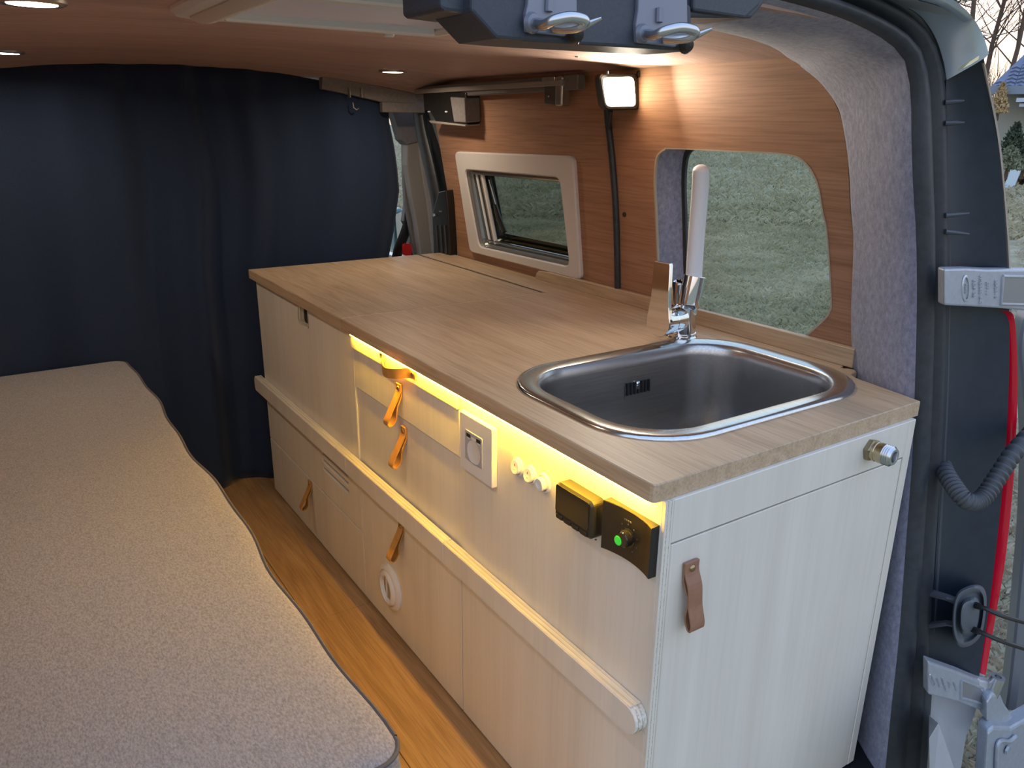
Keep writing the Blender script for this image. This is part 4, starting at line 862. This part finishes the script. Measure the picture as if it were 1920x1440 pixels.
# ================================================================== REAR HEADER WITH DOOR STRIKERS (near the camera, top)
hd = thing('door_latch_header', 'dark plastic lock header with two steel striker loops hanging at the top', 'door lock', (-.02, .07, 1.26))
def hp_(px, py, off=0): return opn(px, py, off)
def prism(pts, off0, off1, name, m_, par, bev=.003, lab=None):
    P = [opn(a, b, off0) for a, b in pts]; Q = [p + Vector((0, off1 - off0, 0)) for p in P]; mb = MB(); n = len(P)
    mb.add(P + Q, [tuple(range(n)), tuple(range(2 * n - 1, n - 1, -1))] + [(i, (i + 1) % n, (i + 1) % n + n, i + n) for i in range(n)]); return build(mb, name, m_, par, bevel=bev, label=lab)
prism([(822, -120), (826, 14), (834, 20), (888, 27), (1410, 34), (1432, 8), (1440, -120)], -.03, .05, 'upper_housing', 'plastic', hd)
prism([(884, 20), (926, 66), (932, 72), (1000, 78), (1296, 96), (1299, 72), (1296, 10), (1200, -30), (884, -30)], -.045, .03, 'lower_housing', 'plastic', hd)
prism([(1300, 20), (1398, 34), (1425, 10), (1432, -40), (1300, -40)], -.036, .0, 'side_housing', 'plastic', hd)
for dx, dy, n_ in ((0, 0, 0), (207, 20, 1)):
    st = prism([(986 + dx, 26 + dy), (990 + dx, 8 + dy * .6), (992 + dx, -30), (1082 + dx, -30), (1083 + dx, 52 + dy), (1060 + dx, 68 + dy), (988 + dx, 60 + dy)], -.0505, -.044, 'striker_plate', 'castdark', hd, .0015)
    L = [(996, 46, -.050), (1006, 44, -.058), (1020, 46, -.070), (1040, 38, -.082), (1068, 32, -.088), (1092, 36, -.088), (1096, 42, -.086), (1086, 50, -.080), (1064, 53, -.068), (1040, 52, -.054)]
    mb = MB(); mb.tube(smoothpath([opn(a + dx, b + dy, o_) for a, b, o_ in L], 5), .0052, 12); build(mb, 'loop', 'galv', st, smooth=True)
    mb = MB(); mb.tube([opn(1070 + dx, 58 + dy, -.052), opn(1100 + dx, 46 + dy, -.066), opn(1128 + dx, 34 + dy, -.078)], [.005, .0035, .0015], 8); build(mb, 'hook', 'galv', st, smooth=True)
    mb = MB(); mb.lathe([(.0001, .008), (.006, .007), (.0095, .002), (.0095, 0)], opn(1078 + dx, 64 + dy, -.052), (0, -1, -.2), 16); build(mb, 'bolt', 'black', st, smooth=True)
    mb = MB(); mb.lathe([(.0001, .005), (.008, .004), (.010, 0)], opn(998 + dx, 43 + dy, -.051), (0, -1, 0), 16); build(mb, 'boss', 'castdark', st, smooth=True)
    mb = MB(); mb.tube([opn(1030 + dx, -5 + dy, -.052), opn(1029 + dx, 22 + dy, -.052)], .004, 8); build(mb, 'pressed_rib', 'castdark', st, smooth=True)

# ================================================================== HINGES, DOOR, CABLES (right of the doorway)
def strap(name, lab, quad, off, pocket, knuckle=None):
    P = [opn(a, b, off) for a, b in quad]
    n = len(P); Q = [p + Vector((.012, .018, 0)) for p in P]; mb = MB()
    mb.add(P + Q, [tuple(range(n)), tuple(range(2 * n - 1, n - 1, -1))] + [(i, (i + 1) % n, (i + 1) % n + n, i + n) for i in range(n)]); t = build(mb, 'door_hinge', 'cast', body, bevel=.0035, label=lab)
    if pocket:
        P = [opn(a, b, off - .0005) for a, b in pocket]; P.append(P[0]); mb = MB(); mb.tube(P, .0030, 8); build(mb, 'pocket_rim', 'cast', t, smooth=True)
        mb = MB(); mb.add([p + Vector((0, -.0012, 0)) for p in P[:-1]] + [p + Vector((0, .003, 0)) for p in P[:-1]], [tuple(range(4)), (7, 6, 5, 4), (0, 1, 5, 4), (1, 2, 6, 5), (2, 3, 7, 6), (3, 0, 4, 7)]); build(mb, 'pocket_face', mat('bare hinge pocket', (.30, .30, .31), .3, .6), t)
    return t
def lettering(par, lines, off, sz, ang=0):
    """raised casting text, read from top to bottom of the strap"""
    for (px, py, txt, k, kind) in lines:
        c = opn(px, py, off); ex = (opn(px + 5, py + (5 * math.tan(ang)), off) - opn(px, py, off)).normalized(); ez = (opn(px - 5 * math.tan(ang), py - 5, off) - opn(px, py, off)).normalized()
        # baseline runs downwards (-ez), glyph tops point right (+ex)
        f = lambda u, v, d: c - ez * u + ex * v + Vector((0, -d, 0))
        mb = text_mb(txt, sz * k, .0012, f); build(mb, 'casting_text', mat('raised casting', (.50, .53, .57), .25, .5) if 'raised casting' not in bpy.data.materials else bpy.data.materials['raised casting'], par)
        if kind:
            mb = MB(); rx, ry = kind; rr = [[f(rx * s_ * math.cos(q * math.pi / 16), ry * s_ * math.sin(q * math.pi / 16), .0012 if s_ != 1.12 else 0) for q in range(32)] for s_ in (.9, 1.0, 1.12)]; mb.loft(rr, True); build(mb, 'oval_emblem_ring', bpy.data.materials['raised casting'], par)
hg = strap('door_hinge', 'upper silver cast hinge strap with raised lettering, level with the window', [(1771, 504), (1812, 503), (1850, 505), (1960, 505), (1960, 586), (1866, 578), (1771, 573)], -.068, [(1880, 518), (1958, 520), (1958, 572), (1876, 570)])
lettering(hg, [(1867, 542, '08/2015', 1, None), (1851, 541, 'DT11', 1, None), (1838, 543, 'VM2062-AC', 1, None), (1826, 541, 'EDF 06', 1, None), (1811, 541, 'Ford', .85, (.0195, .0105))], -.069, .0098)
hg2 = strap('door_hinge', 'lower silver cast hinge strap with raised lettering, near the bottom right', [(1741, 1241), (1760, 1248), (1800, 1262), (1848, 1282), (1866, 1296), (1864, 1330), (1846, 1336), (1800, 1318), (1741, 1303)], -.068, [(1802, 1275), (1842, 1290), (1846, 1320), (1801, 1308)])
lettering(hg2, [(1791, 1287, '08/2015', 1, None), (1780, 1284, 'DT11', 1, None), (1770, 1283, 'VM2063-AC', 1, None), (1760, 1280, 'EDF 06', 1, None), (1748, 1275, 'Ford', .8, (.0165, .0085))], -.069, .0085, .32)
kc = opn(1862, 1292, -.075); mb = MB(); mb.lathe([(.010, -.030), (.013, -.026), (.013, .026), (.0125, .030), (.006, .030), (.006, .020), (.0001, .020)], kc, (.05, -.1, 1), 24, False); build(mb, 'knuckle', 'galv', hg2, smooth=True, auto=.6)
mb = MB(); P = [opn(a, b, -.070) for a, b in ((1836, 1274), (1868, 1280), (1876, 1290), (1870, 1312), (1850, 1308), (1838, 1296))]; mb.add(P + [p + Vector((0, .02, 0)) for p in P], [tuple(range(6)), tuple(range(11, 5, -1))] + [(i, (i + 1) % 6, (i + 1) % 6 + 6, i + 6) for i in range(6)]); build(mb, 'knuckle_cheek', mat('bright cast zinc', (.62, .63, .65), .3, .5), hg2, bevel=.004)
P = [opn(a, b, -.085) for a, b in [(1850, 1316), (1858, 1304), (1872, 1300), (1878, 1306), (1884, 1322), (1902, 1348), (1904, 1378), (1896, 1392), (1872, 1378), (1850, 1352)]]
mb = MB(); n = len(P); mb.add(P + [p + Vector((.018, .024, 0)) for p in P], [tuple(range(n)), tuple(range(2 * n - 1, n - 1, -1))] + [(i, (i + 1) % n, (i + 1) % n + n, i + n) for i in range(n)]); hl = build(mb, 'door_leaf', 'cast', hg2, bevel=.005)
# the open right rear door, seen almost edge on
dr = thing('rear_door', 'opened grey rear door edge at the far right, hinged behind the silver straps', 'van door', opn(1915, 1300, -.02))
Ln = [(1932, 585), (1922, 610), (1916, 660), (1922, 720), (1928, 800), (1928, 900), (1924, 1000), (1917, 1080), (1908, 1180), (1896, 1290), (1890, 1330)]
e = smoothpath([opn(a, b, -.02) for a, b in Ln], 4)
mb = MB(); dv = Vector((.62, -.42, 0)).normalized()
rows = [[p + Vector((.035, .035, 0)) for p in e], [p + Vector((.0, .006, 0)) for p in e], [p for p in e], [p + dv * .012 + Vector((0, -.004, 0)) for p in e], [p + dv * .016 + Vector((.006, .006, 0)) for p in e], [p + dv * .034 + Vector((.006, .004, 0)) for p in e], [p + dv * .040 + Vector((0, -.006, 0)) for p in e], [p + dv * .075 for p in e], [p + dv * .32 for p in e]]
rows[0], rows[-1] = rows[0], rows[-1]
mb.loft(rows); build(mb, 'inner_skin', mat('grey door frame paint', (.19, .20, .22), .35, .3, coat=.3), dr, smooth=True, auto=.5)
P = [opn(a, b, -.10) for a, b in [(1852, 1374), (1864, 1364), (1896, 1366), (1960, 1330), (1960, 1500), (1844, 1500)]]
mb = MB(); n = len(P); mb.add(P + [p + Vector((.02, .03, 0)) for p in P], [tuple(range(n)), tuple(range(2 * n - 1, n - 1, -1))] + [(i, (i + 1) % n, (i + 1) % n + n, i + n) for i in range(n)]); build(mb, 'lower_skin', 'cast', dr, bevel=.005)
P = smoothpath([opn(a, b, -.104) for a, b in [(1868, 1450), (1870, 1400), (1877, 1389), (1892, 1390), (1904, 1380)]], 4); mb = MB(); mb.tube(P, .004, 8); build(mb, 'pressed_bead', 'cast', dr, smooth=True)
mb = MB(); mb.lathe([(.010, 0), (.009, .004), (.0001, .004)], opn(1888, 1405, -.102), (0, -1, 0), 6); build(mb, 'bolt', 'cast', dr)
# corrugated cable conduit
cdn = thing('cable_conduit', 'grey corrugated rubber hose sagging between pillar and open door', 'hose', opn(1825, 945, -.08))
C = smoothpath([opn(a, b, o_) for a, b, o_ in [(1764, 862, .03), (1773, 886, -.025), (1790, 914, -.06), (1808, 936, -.082), (1826, 942, -.086), (1846, 930, -.09), (1870, 895, -.092), (1900, 850, -.094), (1940, 805, -.095)]], 26)
rad = [.0132 + .0022 * (1 if (i // 3) % 2 else -.6) for i in range(len(C))]
mb = MB(); mb.tube(C, rad, 14); build(mb, 'corrugated_hose', mat('grey corrugated rubber', (.06, .066, .072), .5), cdn, smooth=True, auto=3)
# rubber grommet with two cables
gr = thing('cable_grommet', 'oval grey rubber grommet with two black cables reaching right', 'grommet', opn(1818, 1210, -.07))
gq = [(1812, 1100), (1830, 1096), (1844, 1102), (1850, 1122), (1847, 1160), (1840, 1190), (1824, 1208), (1806, 1214), (1793, 1206), (1786, 1180), (1787, 1140), (1795, 1112)]
ctr = (1818, 1155)
def ringp(k, off): return smoothpath([opn(ctr[0] + (a - ctr[0]) * k, ctr[1] + (b - ctr[1]) * k, off) for a, b in gq], 4, True)
mb = MB(); mb.loft([ringp(.94, -.045), ringp(1.0, -.060), ringp(1.0, -.068), ringp(.92, -.074), ringp(.84, -.074), ringp(.76, -.066), ringp(.62, -.066), ringp(.50, -.080), ringp(.40, -.082)], True, True)
build(mb, 'grommet_body', mat('grey moulded rubber', (.085, .10, .115), .45), gr, smooth=True, auto=1.2)
mb = MB(); mb.tube([opn(1745, 1112, -.01), opn(1775, 1120, -.040), opn(1800, 1130, -.055)], [.012, .011, .013], 10, flat=.5); build(mb, 'neck', 'rubber2', gr, smooth=True)
mb = MB(); mb.tube([opn(1742, 1172, -.01), opn(1775, 1168, -.045), opn(1800, 1172, -.055)], [.012, .011, .013], 10, flat=.5); build(mb, 'neck', 'rubber2', gr, smooth=True)
for P in ([(1826, 1134, -.078), (1845, 1140, -.10), (1880, 1155, -.125), (1940, 1172, -.15)], [(1824, 1180, -.078), (1845, 1188, -.10), (1880, 1203, -.125), (1940, 1222, -.15)]):
    C = smoothpath([opn(*p) for p in P], 5); mb = MB(); mb.tube(C, [.0062] * 4 + [.0042] * (len(C) - 4), 8); build(mb, 'cable', 'black', gr, smooth=True)

# ================================================================== OUTSIDE
def atg(px, py): return at(px, py, (0, 0, 1), GZ)
# house far right
D = 27.0
fw = Vector((FX.x, FX.y, 0)).normalized()
def far(px, py, dist):
    r = FX + RX * ((px - 960) / FPX) + UX * ((720 - py) / FPX); return CAM + r * (dist / r.length)
hs = thing('house', 'pale rendered house with a blue tiled roof beyond the grass', 'house', (far(1960, 300, D).x, far(1960, 300, D).y, gh(24, 5)))
hc_ = far(1866, 165, D); side = Vector((RX.x, RX.y, 0)).normalized(); dep = Vector((-side.y, side.x, 0))
vr = (hc_ - CAM); vr.z = 0; vr.normalize(); an = math.radians(-7); dep = Vector((vr.x * math.cos(an) - vr.y * math.sin(an), vr.x * math.sin(an) + vr.y * math.cos(an), 0)); side = Vector((dep.y, -dep.x, 0))
def H(u, v, z): return Vector((hc_.x, hc_.y, 0)) + side * u + dep * v + Vector((0, 0, z))
zE = hc_.z; zg = far(1866, 315, D).z - .2
mb = MB(); mb.box((.15, .3, 0), (12, 9, zE - zg), lambda a, b, c_: H(a, b, zg + c_)); build(mb, 'wall', mat('house render', (.33, .32, .27), .9), hs)
mr = mat('blue glazed roof tile', (.13, .155, .22), .5, 0)
mb = MB(); zR = zE + 3.4; mb.add([H(-.1, -.35, zE), H(12.5, -.35, zE), H(12.5, 4.6, zR), H(1.9, 4.6, zR)], [(0, 1, 2, 3)]); mb.add([H(-.1, -.35, zE), H(-.1, 9.6, zE), H(1.9, 4.6, zR)], [(0, 1, 2)]); build(mb, 'roof_slope', mr, hs)
mb = MB()      # tile courses, each row of humps its own raised strip
for i in range(34):
    for j in range(40):
        u0 = .25 * j; t = i / 34; v = -.35 + 4.95 * t; z = zE + (zR - zE) * t; lo = -.1 + 2.0 * t
        if u0 < lo or u0 > 8: continue
        mb.add([H(u0, v - .03, z + .02), H(u0 + .12, v - .05, z + .07), H(u0 + .23, v - .03, z + .02), H(u0, v + .12, z + .10), H(u0 + .12, v + .12, z + .13), H(u0 + .23, v + .12, z + .10)], [(0, 1, 4, 3), (1, 2, 5, 4), (0, 2, 1)])
o = build(mb, 'roof_tiles', mr, hs, kind='stuff')
mb = MB(); mb.box((-.2, -.5, -.18), (12, -.30, .03), lambda a, b, c_: H(a, b, zE + c_)); build(mb, 'gutter', mat('grey gutter', (.2, .24, .3), .4), hs)
mb = MB(); mb.box((.0, -.30, -.10), (12, .3, -.04), lambda a, b, c_: H(a, b, zE + c_)); build(mb, 'soffit', mat('soffit board', (.30, .31, .30), .6), hs)
wn = MB().box((1.02, .22, -2.0), (2.6, .34, -.55), lambda a, b, c_: H(a, b, zE + c_)); wf = build(wn, 'window', mat('white frame', (.6, .62, .64), .5), hs)
mb = MB(); mb.box((1.12, .20, -1.9), (2.5, .24, -.65), lambda a, b, c_: H(a, b, zE + c_)); build(mb, 'pane', mat('dark house pane', (.05, .09, .12), .1), wf)
mb = MB(); mb.box((.62, -.6, -.38), (3, .3, -.28), lambda a, b, c_: H(a, b, zE + c_)); mb.box((.70, -.5, -.50), (3, .3, -.42), lambda a, b, c_: H(a, b, zE + c_)); build(mb, 'canopy', mat('canopy white', (.5, .55, .62), .5), hs)
P = [H(1.05, -.8, zE - .9), H(1.30, -.8, zE - .8), H(.95, -.8, zE - 2.9), H(.70, -.8, zE - 2.9)]; mb = MB(); mb.add(P + [p + dep * .1 for p in P], [(0, 1, 2, 3), (7, 6, 5, 4), (0, 1, 5, 4), (1, 2, 6, 5), (2, 3, 7, 6), (3, 0, 4, 7)]); build(mb, 'leaning_board', mat('leaning white board', (.6, .7, .75), .5), hs)
# shrubs
mleaf = [noisy('dark conifer leaves', (.02, .035, .018), (.07, .09, .05), (8, 8, 8), .9), noisy('pale grass shrub', (.14, .16, .09), (.24, .25, .15), (8, 8, 8), .9), noisy('golden twigs', (.40, .27, .12), (.55, .40, .2), (8, 8, 8), .8)]
def shrub(px, py, dist, h, wd, m_, lab, name='shrub', n=900):
    b = far(px, py, dist); t = thing(name, lab, 'shrub', b); mb = MB(); rnd = random.Random(px)
    for i in range(n):
        z = rnd.random() ** 1.3; r = wd * (1 - z) ** .7 * math.sqrt(rnd.random()); a = rnd.random() * 6.283; p = b + Vector((r * math.cos(a), r * math.sin(a), h * z))
        q = Vector((rnd.gauss(0, 1), rnd.gauss(0, 1), abs(rnd.gauss(0, 1)) + .5)).normalized() * .09 * h ** .5; s_ = q.cross(Vector((rnd.gauss(0, 1), rnd.gauss(0, 1), 0))).normalized() * .03
        mb.add([p - s_, p + s_, p + q], [(0, 1, 2)])
    build(mb, 'foliage', m_, t, kind='stuff'); mb = MB(); mb.tube([b - Vector((0, 0, .2)), b + Vector((0, 0, h * .8))], [.04, .01], 6); build(mb, 'stem', mat('shrub stem', (.1, .07, .04), .9) if 'shrub stem' not in bpy.data.materials else bpy.data.materials['shrub stem'], t)
shrub(1893, 305, 22, .85, .38, mleaf[0], 'small dark conifer in front of the house wall')
shrub(1918, 318, 21, .75, .32, mleaf[0], 'dark conifer cut by the right edge of the photo, below the house')
shrub(1888, 318, 20, .45, .45, mleaf[1], 'pale grassy shrub at the foot of the small conifer')
shrub(1871, 212, 26.3, .75, .25, mleaf[2], 'sunlit golden twiggy bush against the house corner')
# trees
bark = mat('sunset lit bark', (.13, .085, .06), .9); needles = noisy('pine needles', (.05, .06, .035), (.12, .12, .07), (3, 3, 3), .9)
def tree(base, h, seed, lab, pine=False, lean=0, dens=1.0):
    rnd = random.Random(seed); t = thing('pine_tree' if pine else 'bare_tree', lab, 'tree', base, 'trees beyond the house'); tr = MB(); cw = MB(); nd = MB()
    def branch(mb, p, d, L, r, lev):
        pts = [p]; rs = [r]; q = p.copy(); dd = d.copy(); k = 4 if lev else 9
        for i in range(k):
            dd = (dd + Vector((rnd.gauss(0, .13), rnd.gauss(0, .13), rnd.gauss(.03, .07))) * (1 if lev else .35)).normalized(); q = q + dd * L / k; pts.append(q.copy()); rs.append(r * (1 - (i + 1) / k * (.85 if lev else .75)))
        mb.tube(pts, rs, 5 if lev < 2 else 3, cap=False)
        if pine and lev >= 1:
            for _ in range(26 if lev == 1 else 20):
                c_ = pts[rnd.randint(1, k)] + Vector((rnd.gauss(0, .25), rnd.gauss(0, .25), rnd.gauss(.05, .12)))
                a_ = Vector((rnd.gauss(0, 1), rnd.gauss(0, 1), rnd.gauss(0, 1))).normalized(); b_ = a_.orthogonal().normalized() * .035; nd.add([c_ - b_, c_ + b_, c_ + a_ * .28], [(0, 1, 2)])
        if lev >= (2 if pine else 3): return
        nb = {0: int((26 if not pine else 18) * dens), 1: 7 if not pine else 5, 2: 5}[lev]
        for j in range(nb):
            f = (.28 + .7 * rnd.random()) if lev == 0 else (.2 + .8 * rnd.random()); i = min(k - 1, int(f * k)); s_ = pts[i].lerp(pts[i + 1], f * k - i if f * k - i < 1 else 1)
            a_ = rnd.random() * 6.283; nd_ = Vector((math.cos(a_), math.sin(a_), .7 + rnd.random() * .8 if not pine else .25)).normalized() if lev == 0 else (dd + Vector((rnd.gauss(0, .7), rnd.gauss(0, .7), rnd.gauss(.25, .5)))).normalized()
            branch(cw, s_, nd_, L * ((.30 if lev == 0 else .50) * (1.2 - f * .7)), max(.008, r * (.28 if lev == 0 else .5) * (1.2 - f)), lev + 1)
    branch(tr, Vector(base), Vector((lean, 0, 1)).normalized(), h, h * .0085, 0)
    build(tr, 'trunk', bark, t); build(cw, 'crown_twigs', bark, t, kind='stuff')
    if pine: build(nd, 'needles', needles, t, kind='stuff')
def tb(px, dist):
    p = far(px, 290, dist); return Vector((p.x, p.y, -.3))
tree(tb(1722, 34), 12, 11, 'bare tree furthest left, rising behind the van roof corner')
tree(tb(1752, 38), 13, 12, 'bare slender tree just right of the van roof corner')
tree(tb(1800, 36), 14, 13, 'pine tree with loose needles in the top right corner', True, .05)
tree(tb(1826, 40), 14, 14, 'bare dense tree beyond the black lamp pocket top')
tree(tb(1858, 37), 13, 15, 'straight bare tree left of the blue house roof', False, .08)
tree(tb(1880, 42), 15, 16, 'bare leaning tree above the blue house roof', False, .14)
tree(tb(1935, 41), 14, 17, 'bare tree cut by the right edge above the house')
# scrub wood edge behind
def hedge():
    mb = MB(); rnd = random.Random(5)
    for i in range(5200):
        px_ = rnd.uniform(1640, 1990); ds = rnd.uniform(44, 58); p = far(px_, 270, ds); p.z = -.3; h = rnd.uniform(1.5, 8.5) * (.4 + .6 * rnd.random()); d = Vector((rnd.gauss(0, .25), rnd.gauss(0, .25), 1)).normalized(); s_ = Vector((-fw.y, fw.x, 0)) * .022
        z0 = rnd.uniform(0, h * .6); a_ = p + Vector((0, 0, z0)); q = a_ + d * rnd.uniform(.8, 2.6); mb.add([a_ - s_, a_ + s_, q], [(0, 1, 2)])
    o = build(mb, 'thicket', mat('thicket twigs', (.20, .13, .085), .9), kind='stuff'); setp(o, 'tangle of bare twigs glowing at dusk behind the tall trees', 'thicket', kind='stuff')
hedge()
# grass: blades scattered where the photograph shows the field
def grass(name, lab, n, reg, hr_, wd, cols, seed):
    rnd = random.Random(seed); vs = []; fs = []
    for i in range(n):
        x, y = reg(rnd); z = gh(x, y); a = rnd.random() * 6.283; h = rnd.uniform(*hr_); w_ = wd * (.6 + .8 * rnd.random()); ln = rnd.uniform(.5, 2.2) * h; b = rnd.random() * 6.283
        dx, dy = math.cos(a) * w_, math.sin(a) * w_; o_ = len(vs)
        vs += [(x - dx, y - dy, z - .01), (x + dx, y + dy, z - .01), (x + math.cos(b) * ln * .5, y + math.sin(b) * ln * .5, z + h * .8), (x + math.cos(b) * ln, y + math.sin(b) * ln, z + h)]
        fs += [(o_, o_ + 1, o_ + 2), (o_ + 1, o_ + 3, o_ + 2)]
    me = bpy.data.meshes.new(name); me.from_pydata(vs, [], fs); me.materials.append(cols); o = bpy.data.objects.new(name, me); COL.objects.link(o); setp(o, lab, 'grass', kind='stuff')
mgr = noisy('dry green grass blades', (.25, .24, .13), (.66, .58, .42), (1.1, 1.1, 1.1), .9, detail=12, lo=.36, hi=.68, noise_rough=.85)
mst = noisy('straw blades', (.28, .24, .17), (.66, .57, .43), (3, 3, 3), .9, detail=10, lo=.36, hi=.66, noise_rough=.8)
matte(mgr); matte(mst)
def polar(r0, r1, a0, a1, pw=1.0):
    def f(rnd):
        r = r0 + (r1 - r0) * rnd.random() ** pw; a = math.radians(rnd.uniform(a0, a1)); return CAM.x + r * math.cos(a), CAM.y + r * math.sin(a)
    return f
grass('grass', 'green and straw winter grass seen through the two side windows', 110000, polar(3.2, 18, 26, 66, 1.25), (.02, .07), .005, mgr, 3)
grass('distant_grass', 'paler winter grass further out across the field', 70000, polar(15, 60, -4, 66, 1.3), (.05, .14), .018, mgr, 9)
grass('straw_grass', 'dry straw coloured grass between the lamp edge and the open door', 45000, polar(1.9, 16, -2, 24, 1.15), (.012, .05), .004, mst, 4)
